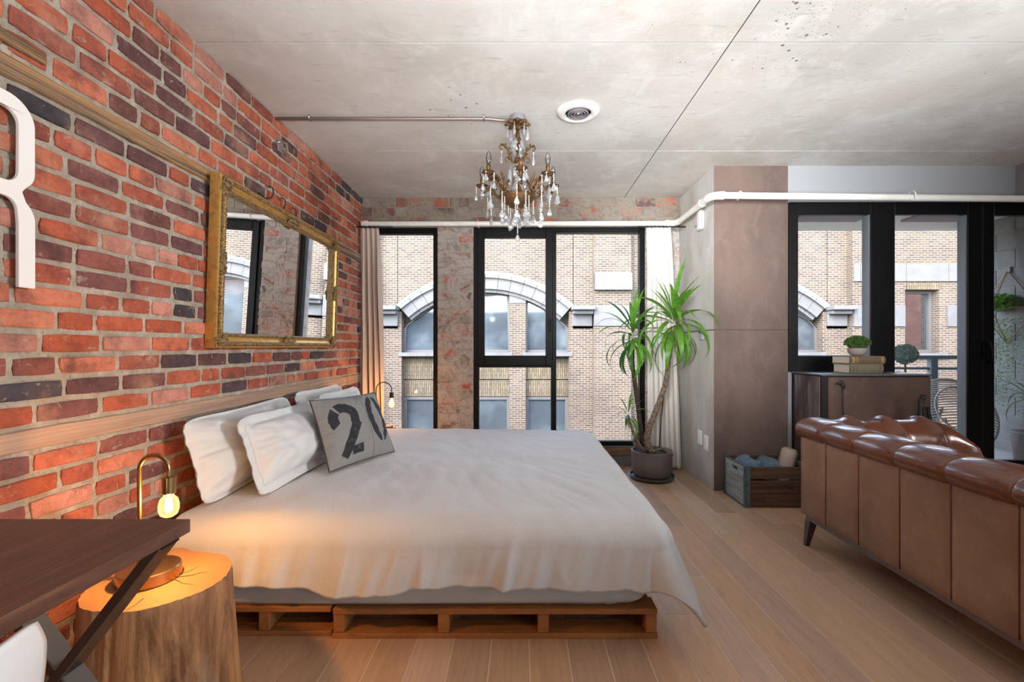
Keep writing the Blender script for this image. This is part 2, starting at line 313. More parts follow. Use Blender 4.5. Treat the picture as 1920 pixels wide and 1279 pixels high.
def leafmat(name, a, b2):
    m = mat(name, a, .4, vary=[(30, b2, .4, .6, None, .6)]); t = m.node_tree; N = t.nodes; L = t.links
    b = N['Principled BSDF']; tl = N.new('ShaderNodeBsdfTranslucent'); L.new(b.inputs['Base Color'].links[0].from_socket, tl.inputs[0])
    mx = N.new('ShaderNodeMixShader'); mx.inputs[0].default_value = .45; L.new(b.outputs[0], mx.inputs[1]); L.new(tl.outputs[0], mx.inputs[2]); L.new(mx.outputs[0], N['Material Output'].inputs[0]); return m
M['leaf'] = leafmat('leaf', c('#568a2b'), c('#74a53a'))
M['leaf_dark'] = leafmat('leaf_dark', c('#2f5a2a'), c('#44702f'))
M['moss'] = mat('moss', c('#4d6b2a'), .8, randoff=True, vary=[(40, c('#2f4a1c'), .4, .6)])
M['grey_moss'] = mat('grey_moss', c('#7d9088'), .8, vary=[(30, c('#b3c3bc'), .5, .7)])
M['crate_end'] = mat('crate_end', c('#9aa4a4'), .8, randoff=True, vary=[(8, c('#6f6f66'), .42, .65, (1, .3, 3), .8, 'mus'), (30, c('#c4bfa6'), .55, .7, (1, .2, 3), .6)], bump=[(50, .3, (1, .1, 3))])
M['crate_dark'] = mat('crate_dark', c('#5a3c26'), .75, randoff=True, vary=[(8, c('#38251a'), .42, .62, (.3, 1, 3), .9, 'mus')], bump=[(50, .3, (.1, 1, 3))])
M['crate_steel'] = mat('crate_steel', c('#5d7078'), .45, metal=.5, vary=[(30, c('#3b352e'), .5, .7, None, .7)])
M['ink'] = mat('ink', c('#1c1310'), .8)
M['denim'] = mat('denim', c('#6f8392'), .95, vary=[(12, c('#54687a'), .4, .65)], bump=[(300, .2), (20, .3, None, 'mus')])
M['towel'] = mat('towel', c('#b9aaa0'), .95, bump=[(250, .4)])
M['towel_stripe'] = mat('towel_stripe', c('#5f4c49'), .95, bump=[(250, .4)])
M['rust'] = mat('rust', c('#5f473e'), .62, metal=.15, vary=[(1.8, c('#4d3831'), .4, .62, None, .9), (6, c('#705749'), .52, .72, None, .7, 'mus'), (5, c('#3a2a24'), .62, .72, (1, 1, .5), .8, 'mus')], bump=[(30, .1)])
M['zinc'] = mat('zinc', c('#6f696d'), .5, metal=.3, vary=[(5, c('#463b3b'), .42, .6, (1, 1, .25), .9, 'mus'), (20, c('#8f898e'), .55, .7, (1, 1, .15), .7)], bump=[(30, .1)])
M['dark_steel'] = mat('dark_steel', c('#221b19'), .45, metal=.5)
M['cab_top'] = mat('cab_top', c('#6d737a'), .3, metal=.5)
M['book_olive'] = mat('book_olive', c('#6d6650'), .7, bump=[(200, .2)])
M['book_brown'] = mat('book_brown', c('#6a5845'), .7, bump=[(200, .2)])
M['book_gold'] = mat('book_gold', c('#a0814d'), .6)
M['paper'] = mat('paper', c('#cfc4b4'), .9, bump=[(300, .4, (.05, .05, 4))])
M['bowl'] = mat('bowl', c('#9b8f88'), .7)
M['iron'] = mat('iron', c('#3a3838'), .5, metal=.7)
M['facade'] = brick_tex('facade', c('#4f4236'), c('#382f2b'), c('#6a6157'), mort=.012, bh=.074)
M['facade_soldier'] = brick_tex('facade_soldier', c('#655a47'), c('#504634'), c('#3a332b'), vert=True, bwid=.30, bh=.075, mort=.012)
M['stone'] = mat('stone', c('#595959'), .85, vary=[(2, c('#4d4d4e'), .45, .65, None, .7)], bump=[(20, .1)])
M['stone_lead'] = mat('stone_lead', c('#767c85'), .6)
M['far_glass'] = mat('far_glass', c('#4c545b'), .06, metal=.5, vary=[(.8, c('#6d7880'), .45, .62, None, .7)], bump=[(.7, .12)])
M['far_frame'] = mat('far_frame', c('#4c4a4a'), .6)
M['red_facade'] = brick_tex('red_facade', c('#a85a44'), c('#8a4738'), c('#b08d7c'))
M['block'] = mat('block', c('#7f7f7f'), .9, vary=[(3, c('#6c6c6b'), .45, .65), (60, c('#77787a'), .6, .75, None, .5)], bump=[(60, .4)])
M['block_joint'] = mat('block_joint', c('#9b9a97'), .9)
M['balcony_white'] = mat('balcony_white', c('#cfccc4'), .8)
M['rail_blue'] = mat('rail_blue', c('#7d8794'), .4, metal=.5)
M['wicker'] = mat('wicker', c('#a59c92'), .7)
M['crystal'] = mat('crystal', (1,1,1), .02, trans=1, ior=1.5)
def crystal():
    m = bpy.data.materials.new('crystal_drop'); m.use_nodes = True; t = m.node_tree; N = t.nodes; L = t.links; N.clear()
    tr = N.new('ShaderNodeBsdfTransparent'); tr.inputs[0].default_value = (.8, .82, .84, 1); gl = N.new('ShaderNodeBsdfGlossy'); gl.inputs['Roughness'].default_value = .05
    df = N.new('ShaderNodeBsdfDiffuse'); df.inputs[0].default_value = (.75, .76, .78, 1)
    m1 = N.new('ShaderNodeMixShader'); m1.inputs[0].default_value = .5; L.new(tr.outputs[0], m1.inputs[1]); L.new(gl.outputs[0], m1.inputs[2])
    m2 = N.new('ShaderNodeMixShader'); m2.inputs[0].default_value = .22; L.new(m1.outputs[0], m2.inputs[1]); L.new(df.outputs[0], m2.inputs[2])
    o = N.new('ShaderNodeOutputMaterial'); L.new(m2.outputs[0], o.inputs[0]); return m
M['crystal'] = crystal()
M['bulb_glass'] = glass_mat('bulb_glass', (.86, .87, .87), .22)
M['warm_glass'] = glass_mat('warm_glass', (1, .93, .80), .03)
_m = M['warm_glass']; _N = _m.node_tree.nodes; _L = _m.node_tree.links
_e = _N.new('ShaderNodeEmission'); _e.inputs[0].default_value = (1, .60, .24, 1); _e.inputs[1].default_value = 3.0
_x = _N.new('ShaderNodeMixShader'); _x.inputs[0].default_value = .16; _o = [n for n in _N if n.type == 'OUTPUT_MATERIAL'][0]
_L.new(_o.inputs[0].links[0].from_socket, _x.inputs[1]); _L.new(_e.outputs[0], _x.inputs[2]); _L.new(_x.outputs[0], _o.inputs[0])
M['filament'] = mat('filament', (1, .75, .4), emit=(1, .62, .25), es=40)
M['pipe_copper'] = mat('pipe_copper', c('#8d7d78'), .4, metal=.5)
M['grey_box'] = mat('grey_box', c('#7c7478'), .6)
M['vent_dark'] = mat('vent_dark', c('#3a3f46'), .5)
M['chrome'] = mat('chrome', c('#c9ccd0'), .15, metal=1)
M['thermostat'] = mat('thermostat', c('#9a9c9f'), .4)
M['street'] = mat('street', c('#b5b0a6'), .9)
M['facade_pale'] = mat('facade_pale', c('#9d9b98'), .8)
M['sill_wood'] = mat('sill_wood', c('#8c6b52'), .6, vary=[(12, c('#6d503c'), .42, .65, (.2, 1, 3), .8)])
M['kick_blue'] = mat('kick_blue', c('#85898a'), .7, vary=[(20, c('#6d6f70'), .45, .65, (1, 1, .2), .8)])
M['terrace'] = mat('terrace', c('#a8a5a0'), .8)

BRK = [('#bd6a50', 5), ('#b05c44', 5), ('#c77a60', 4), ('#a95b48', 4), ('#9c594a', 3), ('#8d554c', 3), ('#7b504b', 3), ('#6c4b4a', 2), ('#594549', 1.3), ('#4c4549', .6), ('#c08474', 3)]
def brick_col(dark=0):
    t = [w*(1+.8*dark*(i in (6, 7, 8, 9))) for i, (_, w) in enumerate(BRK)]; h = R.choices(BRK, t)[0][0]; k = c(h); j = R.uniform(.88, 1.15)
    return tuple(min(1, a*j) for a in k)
def brick_mesh(i, m):
    """unit brick face in the u (0..1), v (0..1), depth frame: worn corners, uneven arris"""
    r = random.Random(100+i); b = MB(); ring = [(0,0),(.3,0),(.7,0),(1,0),(1,.5),(1,1),(.65,1),(.3,1),(0,1),(0,.5)]
    out = []; inn = []
    for (u, v) in ring:
        corner = (u in (0,1)) and (v in (0,1)); j = lambda a: r.uniform(-a, a)
        cu = (.5-u)*(.035 if corner else 0)*r.uniform(.3, 1.6); cv = (.5-v)*(.09 if corner else 0)*r.uniform(.3, 1.6)
        out.append((u+cu+j(.006), v+cv+j(.02)))
        inn.append((u+cu+(.5-u)*.05+j(.004), v+cv+(.5-v)*.14+j(.02)))
    n = len(ring)
    vs = [(0, u, v) for u, v in out]+[(.75, u, v) for u, v in out]+[(1+r.uniform(-.06, .06), u, v) for u, v in inn]+[(1.02, .5, .5)]
    fs = []
    for k in range(n):
        q = (k+1) % n; fs += [(k, q, n+q, n+k), (n+k, n+q, 2*n+q, 2*n+k), (2*n+k, 2*n+q, 3*n)]
    b.add(vs, fs); return mesh_of(b, 'brick', m)
# ------------------------------------------------------------------ setting: floor
fl = MB().box(-1.6, 6.1, -3.6, 4.42, -.2, -.0012).build('floor', M['joint_white'], kind='structure')
OAK = ['#c0a185', '#b8987c', '#c9aa8c', '#bb9f88', '#c2a081', '#b39680', '#c7ae96', '#bc9b7c']
plank_me = mesh_of(MB().grid(lambda u, v: (u, v, 0), 1, 4).box(0, 1, 0, 1, -1, -.15).box(0,1,0,1,-.15,0) if False else MB().box(0, 1, 0, 1, -1, 0), 'plank', M['oak'])
rest = MB()
g = .0031
for k in range(-17, 35):
    x0 = .905+.146*k; x1 = x0+.146
    if x1 < LEFT or x0 > 6.0: continue
    x0 = max(x0, LEFT); x1 = min(x1, 6.0)
    yend = 4.42 if x1 < 1.54 else (4.42 if x0 < 1.5 else 3.65)
    y = 1.15-R.uniform(0, .6)
    while y < yend-.02:
        L_ = R.choice([1.2, 1.6, 1.9, 2.1]); y1 = min(y+L_, yend)
        h = c(R.choice(OAK)); j = R.uniform(.92, 1.08)
        inst(plank_me, 'plank', fl, (x0+g/2, y+g/2, R.uniform(-.0003, .0003)), scale=(x1-x0-g, y1-y-g*.4, .0012), color=(h[0]*j*1.12, h[1]*j*1.07, h[2]*j*1.06))
        y = y1
pm = MB()
for k in range(-17, 35):
    x0 = .905+.146*k
    if x0 < -1.6 or x0 > 6: continue
    pm.box(max(x0, -1.54)+.001, x0+.145, -3.55, .545, -.001, 0)
po = pm.build('plank', M['oak'], parent=fl, kind='stuff'); po.color = (*c(OAK[0]), 1)
# ------------------------------------------------------------------ ceiling
ce = MB().box(-1.6, 6.1, -3.6, 4.9, CH+.0035, CH+.25).build('ceiling', M['joint_dark'], kind='structure')
xs = [-1.54, .99, 3.52, 6.05]; ys = [-3.55, -2.63, -1.43, -.23, .97, 2.17, 3.37, 4.43]
for i in range(3):
    for j in range(7):
        dz = R.uniform(0, .0015)
        MB().box(xs[i]+(.0035 if i else 0), xs[i+1]-.0035, ys[j]+.0035, ys[j+1]-.0035, CH+dz, CH+.013).build('panel', M['concrete'], parent=ce)
# ------------------------------------------------------------------ left brick wall
def mort(u, v): 
    y = -.2+u*4.64; z = v*CH
    return (LEFT+.003+.006*nz(y*18, z*22)+.004*nz(y*55, z*55, 3), y, z)
wl = MB().grid(mort, 300, 170).box(LEFT-.3, LEFT-.02, -3.6, 4.9, -.1, CH+.05).box(LEFT-.02, LEFT, -3.6, -.2, 0, CH).build('wall_left', M['mortar'], kind='structure', smooth=True, ang=30)
bm_ = [brick_mesh(i, M['brick']) for i in range(10)]
rows = []
z = 0
def fill(z0, z1, n):
    h = (z1-z0)/n
    for i in range(n): rows.append((z0+i*h, h))
fill(.0, .818, 11); fill(.896, 1.945, 14); fill(2.025, CH, 7)
allb = []
for ri, (z0, h) in enumerate(rows):
    y = -.2-R.uniform(0, .2); header_row = R.random() < .12
    while y < BACK-.01:
        Lb = R.uniform(.19, .215) if R.random() > (.8 if header_row else .16) else R.uniform(.09, .13)
        y1 = min(y+Lb, BACK-.003)
        if y1-y > .03: allb.append((y, y1, z0, h))
        y = y1+R.uniform(.013, .021)
vis = [b for b in allb if b[1] > 1.3 and not (b[2] < .40 and b[0] > 1.95) and not (b[0] > 2.25 and b[1] < 3.62 and b[2] > 1.16 and b[2] < 1.95)]
vis.sort(key=lambda b: b[0]); single = set(id(b) for b in vis[:299])
stuffb = MB()
for b in allb:
    y, y1, z0, h = b; mg = R.uniform(.015, .021); hz = h-mg; dep = R.uniform(.0075, .0135)
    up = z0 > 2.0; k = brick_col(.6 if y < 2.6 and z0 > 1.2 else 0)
    tilt = R.uniform(-.009, .009)
    if id(b) in single:
        inst(R.choice(bm_), 'brick', wl, (LEFT-.0, y, z0+mg/2), rot=(tilt, 0, 0), scale=(dep, y1-y, hz), color=k)
    else:
        me = R.choice(bm_); b0 = len(stuffb.v)
        stuffb.v += [(LEFT+v.co.x*dep, y+v.co.y*(y1-y), z0+mg/2+v.co.z*hz) for v in me.vertices]
        for p in me.polygons: stuffb.f.append(tuple(b0+i for i in p.vertices)); stuffb.m.append(0); stuffb.col.append(k)
stuffb.build('brick', M['brick_far'], parent=wl, kind='stuff')
def timber(y0, y1, z0, z1, m, dep=.01):
    def f(u, v):
        y = y0+(y1-y0)*u; e = .004*nz(y*7, v*3, z0)
        return (LEFT+dep*(1 if .02 < v < .98 else 0)+.0015*nz(y*3, v*9), y, z0+(z1-z0)*v+e)
    return MB().grid(f, 90, 12).build('timber', m, parent=wl, smooth=True, ang=50)
timber(.4, 2.9, 1.95, 2.018, M['beam_wood'], .016); timber(2.905, 4.415, 1.945, 2.022, M['beam_wood'], .014)
timber(.4, 3.28, .822, .892, M['strip_wood'], .012); timber(3.284, 4.415, .815, .892, M['strip_wood'], .012)
timber(.6, 1.47, 2.045, 2.085, M['beam_wood'], .017)
# ------------------------------------------------------------------ window wall
ZT, ZB = 2.30, .184
def wz(x, z): return BACK+.004*nz(x*14, z*20)+.0025*nz(x*60, z*60, 5)
b = MB().box(LEFT-.05, 1.53, BACK+.012, BACK+.30, ZT, CH+.05).box(-.812, -.4626, BACK+.012, BACK+.28, 0, ZT).box(1.19, 1.53, BACK+.012, BACK+.28, 0, ZT).box(LEFT, 1.2, BACK+.03, BACK+.28, -.05, ZB-.03)
def gsurf(x0, x1, z0, z1, nx, nz_, mi=0):
    b.grid(mi=mi, nu=nx, nv=nz_, fn=lambda u, v: (x0+(x1-x0)*u, wz(x0+(x1-x0)*u, z0+(z1-z0)*v)+(.013 if u in (0, 1) else 0), z0+(z1-z0)*v))
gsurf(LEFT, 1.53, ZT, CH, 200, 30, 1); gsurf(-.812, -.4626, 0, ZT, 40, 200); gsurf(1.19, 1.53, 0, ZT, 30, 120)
b.box(LEFT, 1.53, BACK+.001, BACK+.02, ZT-.001, ZT+.002)
wb = b.build('wall_back', [M['washed_mortar'], M['header_mortar_shaded']], kind='structure', smooth=True, ang=35)
bw_ = [brick_mesh(i+20, M['washed_brick']) for i in range(8)]
WB = ['#b9604a', '#8a5a50', '#6a4c4c', '#a0553f', '#9c8f86', '#8d8078', '#a1958b', '#978a80']
bh_ = [brick_mesh(i+20, M['header_brick_shaded']) for i in range(6)]
def lay(x0, x1, z0, z1, ph=.076, plain=.5, bw_=bw_):
    n = int((z1-z0)/ph+.5); h = (z1-z0)/n
    for i in range(n):
        x = x0-(R.uniform(0, .15) if x1-x0 > .5 else (0.0 if i % 2 else .09))
        while x < x1-.01:
            L_ = R.uniform(.18, .21) if R.random() > .3 else R.uniform(.09, .12); xa = max(x, x0+.002); xb = min(x+L_, x1-.002)
            if xb-xa > .03:
                edge = (xa < x0+.05 or xb > x1-.05) if x1-x0 < .5 else True
                k = c(R.choice(WB[:4]) if (R.random() > plain and edge) or R.random() > .86 else R.choice(WB[4:]))
                inst(R.choice(bw_), 'brick', wb, (xa, BACK+.002, z0+i*h+.005), rot=(0, 0, -PI/2), scale=(R.uniform(.004, .0085), xb-xa, h-.009), color=k)
            x += L_+R.uniform(.008, .014)
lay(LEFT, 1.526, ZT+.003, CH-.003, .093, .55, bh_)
lay(-.812, -.4626, .03, ZT, .077, .42)
lay(1.19, 1.526, .0, ZT, .077, .8)
def frame_rect(b, x0, x1, z0, z1, w, y0, y1, sides='lrtb', wt=None, wbm=None):
    wt = wt or w; wbm = wbm or w
    if 'l' in sides: b.box(x0, x0+w, y0, y1, z0, z1)
    if 'r' in sides: b.box(x1-w, x1, y0, y1, z0, z1)
    xa = x0+(w if 'l' in sides else 0); xb = x1-(w if 'r' in sides else 0)
    if 't' in sides: b.box(xa, xb, y0, y1, z1-wt, z1)
    if 'b' in sides: b.box(xa, xb, y0, y1, z0, z0+wbm)
    return b
def pane(x0, x1, z0, z1, y, parent): return MB().box(x0, x1, y, y+.008, z0, z1).build('pane', M['glass'], parent=parent)
# window 1 (narrow, beside the brick wall)
w1 = frame_rect(MB(), LEFT+.002, -.812, ZB, ZT, .045, BACK+.03, BACK+.10, wt=.06).build('window_1', M['black_frame'], kind='structure', bevel=.003)
pane(LEFT+.04, -.855, ZB+.03, ZT-.05, BACK+.06, w1)
# window 2 (wide: opening sash over a fixed light, tall fixed light)
w2 = frame_rect(MB(), -.4626, 1.19, ZB, ZT, .05, BACK+.005, BACK+.085)
w2.box(.285, .335, BACK+.005, BACK+.085, ZB+.05, ZT-.05).box(-.4126, .285, BACK+.005, BACK+.085, .945, 1.0)
w2 = w2.build('window_2', M['black_frame'], kind='structure', bevel=.003)
sb = frame_rect(MB(), -.425, .30, .965, 2.28, .068, BACK-.012, BACK+.05, wt=.085, wbm=.095).build('sash', M['black_frame'], parent=w2, bevel=.004)
MB().box(.255, .28, BACK-.03, BACK-.012, 1.30, 1.42).bar((.268, BACK-.045, 1.40), (.268, BACK-.045, 1.29), .018, .012).box(.26, .276, BACK-.045, BACK-.012, 1.385, 1.405).build('window_handle', M['black_metal'], parent=sb, bevel=.003)
pane(-.365, .24, 1.05, 2.20, BACK+.02, sb)
pane(-.42, .30, ZB+.04, .95, BACK+.045, w2); pane(.33, 1.15, ZB+.04, ZT-.04, BACK+.045, w2)
MB().box(LEFT, 1.19, BACK+.002, BACK+.04, ZB-.004, ZB+.006).build('trim_1', M['frame_grey'], kind='structure')
MB().box(LEFT, 1.19, BACK-.02, BACK+.20, ZB-.085, ZB-.006).build('trim_2', M['sill_wood'], kind='structure', bevel=.004)
MB().box(LEFT, 1.19, BACK-.004, BACK+.03, 0, ZB-.086).build('baseboard_back', M['kick_blue'], kind='structure')
# ------------------------------------------------------------------ concrete column
cx0, cx1 = 1.530, 2.120
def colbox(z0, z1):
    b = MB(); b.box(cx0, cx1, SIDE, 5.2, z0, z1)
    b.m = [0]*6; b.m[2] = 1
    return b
cl = MB().box(cx0+.01, cx1-.01, SIDE+.01, 5.2, 0, CH).build('column', M['joint_dark'], kind='structure')
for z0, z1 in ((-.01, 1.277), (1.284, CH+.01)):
    o = colbox(z0, z1).build('panel', [M['column'], M['column_front_shaded']], parent=cl)
# ------------------------------------------------------------------ balcony wall
HT = 2.293
bb = MB().box(2.12, 6.1, SIDE, SIDE+.28, HT, CH+.05).box(2.12, 2.93, SIDE+.01, SIDE+.25, 0, .945).box(4.6, 6.1, SIDE, SIDE+.25, 0, HT)
bb.build('wall_balcony', M['white_paint'], kind='structure')
MB().box(3.93, 6.05, 2.7, SIDE-.001, 2.312, CH+.01).build('trim_3', M['white_paint'], kind='structure')
def bx(px): return (px-CX)*SIDE/F
def bz(py): return EH-(py-CY)*SIDE/F
FA, FB = SIDE-.02, SIDE+.018
w3 = frame_rect(MB(), 2.121, 2.762, .947, HT, .070, FA, FB, wt=.10, wbm=.125, sides='ltb').box(2.762, 2.95, FA, FB, .947, HT).build('window_3', M['black_frame'], kind='structure', bevel=.004)
MB().box(2.752, 2.762, FA+.01, SIDE+.06, 1.06, 2.20).build('frame', M['frame_grey'], parent=w3)
pane(2.18, 2.765, 1.06, 2.20, SIDE+.02, w3)
d1 = frame_rect(MB(), 2.951, 3.533, 0.01, HT, .006, FA, FB, wt=.10, wbm=.10, sides='ltb').box(3.533, 3.737, FA, FB, .01, HT)
d1 = d1.build('door_1', M['black_frame'], kind='structure', bevel=.004)
MB().box(3.522, 3.533, FA+.01, SIDE+.06, .11, 2.20).build('frame', M['frame_grey'], parent=d1)
pane(2.957, 3.533, .10, 2.20, SIDE+.02, d1)
MB().box(3.645, 3.652, SIDE-.0215, SIDE-.019, .02, HT-.01).build('seal', M['ink'], parent=d1)
MB().tube([(3.675, SIDE-.02, 1.20), (3.682, SIDE-.05, 1.18), (3.688, SIDE-.06, 1.10), (3.684, SIDE-.05, 1.03), (3.675, SIDE-.02, 1.01)], .007).box(3.64, 3.67, SIDE-.03, SIDE-.018, 1.05, 1.19).build('door_handle', M['black_metal'], parent=d1, smooth=True, ang=40)
d2 = frame_rect(MB(), 3.738, 4.60, 0.01, HT, .006, FA, FB, sides='lrtb', wt=.105, wbm=.235).build('door_2', M['black_frame'], kind='structure', bevel=.004)
pane(3.744, 4.594, .235, 2.20, SIDE+.0, d2)
# rest of the room behind the camera
MB().box(6.0, 6.2, -3.6, 3.8, -.1, CH+.1).build('wall_right', M['white_paint'], kind='structure')
MB().box(-1.6, 6.2, -3.8, -3.55, -.1, CH+.1).build('wall_front', M['white_paint'], kind='structure')
# ------------------------------------------------------------------ balcony outside
bf = MB().box(1.9, 7.4, SIDE+.28, 5.75, -.12, -.01).build('terrace_slab', M['terrace'], kind='structure')
bc = MB().box(1.9, 7.4, SIDE+.28, 5.62, 2.567, 2.80)
bc = bc.build('balcony_ceiling', M['balcony_white'], kind='structure')
for x in (3.0, 4.25): 
    h_ = MB().box(x, x+.75, 4.75, 5.15, 2.545, 2.567).build('patio_heater', M['grey_box'], bevel=.004)
    tag(h_, 'flat grey heater panel on the balcony ceiling, seen through the '+('window over the rusty cabinet' if x < 4 else 'glass door'), 'heater')
wx = 5.30
bwall = MB().box(wx+.012, wx+.22, SIDE+.28, 5.55, -.05, 2.567).build('wall_outside', M['block_joint'], kind='structure')
blk = mesh_of(MB().box(0, 1, 0, 1, 0, 1), 'block', M['block'])
for i in range(13):
    z0 = i*.2; y = SIDE+.28+(0 if i % 2 else -.2)
    while y < 5.5:
        ya = max(y, SIDE+.285); yb = min(y+.39, 5.545)
        if yb-ya > .02: inst(blk, 'block', bwall, (wx+R.uniform(0, .003), ya, z0+.004), scale=(.013, yb-ya, min(.191, 2.56-z0)))
        y += .4
# railing
rl = thing('balcony_railing', 'grey blue metal railing with a square post on the balcony behind the glass door', 'railing', (4.4, 5.5, 0))
A, B_ = Vector((3.3, 5.7, 0)), Vector((5.27, 5.44, 0)); up = Vector((0,0,1))
MB().bar(A+up*1.02, B_+up*1.02, .07, .045).build('top_rail', M['rail_blue'], parent=rl, bevel=.004)
MB().bar(A+up*.885, B_+up*.885, .03, .03).build('mid_rail', M['rail_blue'], parent=rl)
MB().bar(A+up*.10, B_+up*.10, .03, .03).build('bottom_rail', M['rail_blue'], parent=rl)
for t in (.02, .40, .82, .99):
    p = A.lerp(B_, t); MB().box(p.x-.042, p.x+.042, p.y-.03, p.y+.03, -.01, 1.0).build('post', M['rail_blue'], parent=rl, bevel=.003)
# ------------------------------------------------------------------ street and building across
FY = 15.5; K = FY/F
def fx(px): return (px-CX)*K
def fz(py): return EH-(py-CY)*K
MB().box(-40, 60, 4.9, 40, -12.2, -12).build('street', M['street'], kind='structure')
hb = thing('brick_building', 'tan brick building across the street with arched windows and pale stone trim', 'building', (0, FY, -12))
ZG, ZTOP = -12, 6.1
fa = MB()
def wall_rect(x0, x1, z0, z1, y=FY, d=.5): fa.box(x0, x1, y, y+d, z0, z1)
ARCH = [910-476, 910, 910+476]
RO, RI, CYP = 247.6*K, 213.6*K, 514+247.6
for ac in ARCH:
    # wall above the arch ring as a strip following the extrados
    n = 40; xa, xb = ac-165, ac+165
    for i in range(n):
        q0 = xa+(xb-xa)*i/n; q1 = xa+(xb-xa)*(i+1)/n
        y0 = CYP-math.sqrt(247.6**2-(q0-ac)**2)+3; y1 = CYP-math.sqrt(247.6**2-(q1-ac)**2)+3
        fa.add([(fx(q0), FY, fz(y0)), (fx(q1), FY, fz(y1)), (fx(q1), FY, ZTOP), (fx(q0), FY, ZTOP)], [(0,1,2,3)])
    for s in (-1, 1):
        x0, x1 = sorted((ac+s*157, ac+s*206)); wall_rect(fx(x0), fx(x1), ZG, fz(584))
        x0, x1 = sorted((ac+s*164, ac+s*206)); wall_rect(fx(x0), fx(x1), fz(616), ZTOP)
    # back of the recess, mullion piers, spandrels
    fa.box(fx(ac-172), fx(ac+172), FY+.55, FY+.7, ZG, fz(510))
    for s in (-1, 1):
        x0, x1 = sorted((ac+s*45, ac+s*76)); fa.box(fx(x0), fx(x1), FY+.12, FY+.6, ZG, fz(568))
        MB().box(fx(x0), fx(x1), FY+.10, FY+.5, fz(568), fz(549)).build('cap_stone', M['stone'], parent=hb)
for px0 in (910-238-32, 1112, 1112+476+0):   # projecting pilasters
    if px0 < 1500: fa.box(fx(px0), fx(px0+68), FY-.28, FY+.4, ZG, ZTOP); MB().box(fx(px0)-.0, fx(px0+68), FY-.42, FY-.2, fz(546), fz(515)).build('block_stone', M['stone'], parent=hb); MB().box(fx(px0)-.01, fx(px0+68)+.01, FY-.31, FY-.2, fz(612), fz(574)).build('band_stone', M['stone'], parent=hb)
# flat bay seen through the balcony glass
fa.box(fx(1588), fx(1684), FY-.28, FY+.5, ZG, ZTOP); fa.box(fx(1746), fx(2300), FY-.28, FY+.5, ZG, ZTOP)
fa.box(fx(1684), fx(1746), FY-.28, FY+.5, fz(545), ZTOP); fa.box(fx(1684), fx(1746), FY-.28, FY+.5, ZG, fz(662))
fa.box(fx(-200), fx(228), FY, FY+.4, ZG, ZTOP)
fa.build('brick_wall', M['facade'], parent=hb)
sp = MB()
for ac in ARCH:
    for s0, s1 in ((-157, -76), (-45, 45), (76, 157)):
        sp.box(fx(ac+s0), fx(ac+s1), FY+.30, FY+.6, fz(745), fz(713.5)); sp.box(fx(ac+s0), fx(ac+s1), FY+.27, FY+.6, fz(712), fz(668))
        sp.box(fx(ac+s0), fx(ac+s1), FY+.30, FY+.6, fz(1000), fz(850))
sp.box(fx(1686), fx(1750), FY-.30, FY-.2, fz(545), fz(533))
sp.build('soldier_brick', M['facade_soldier'], parent=hb, kind='stuff')
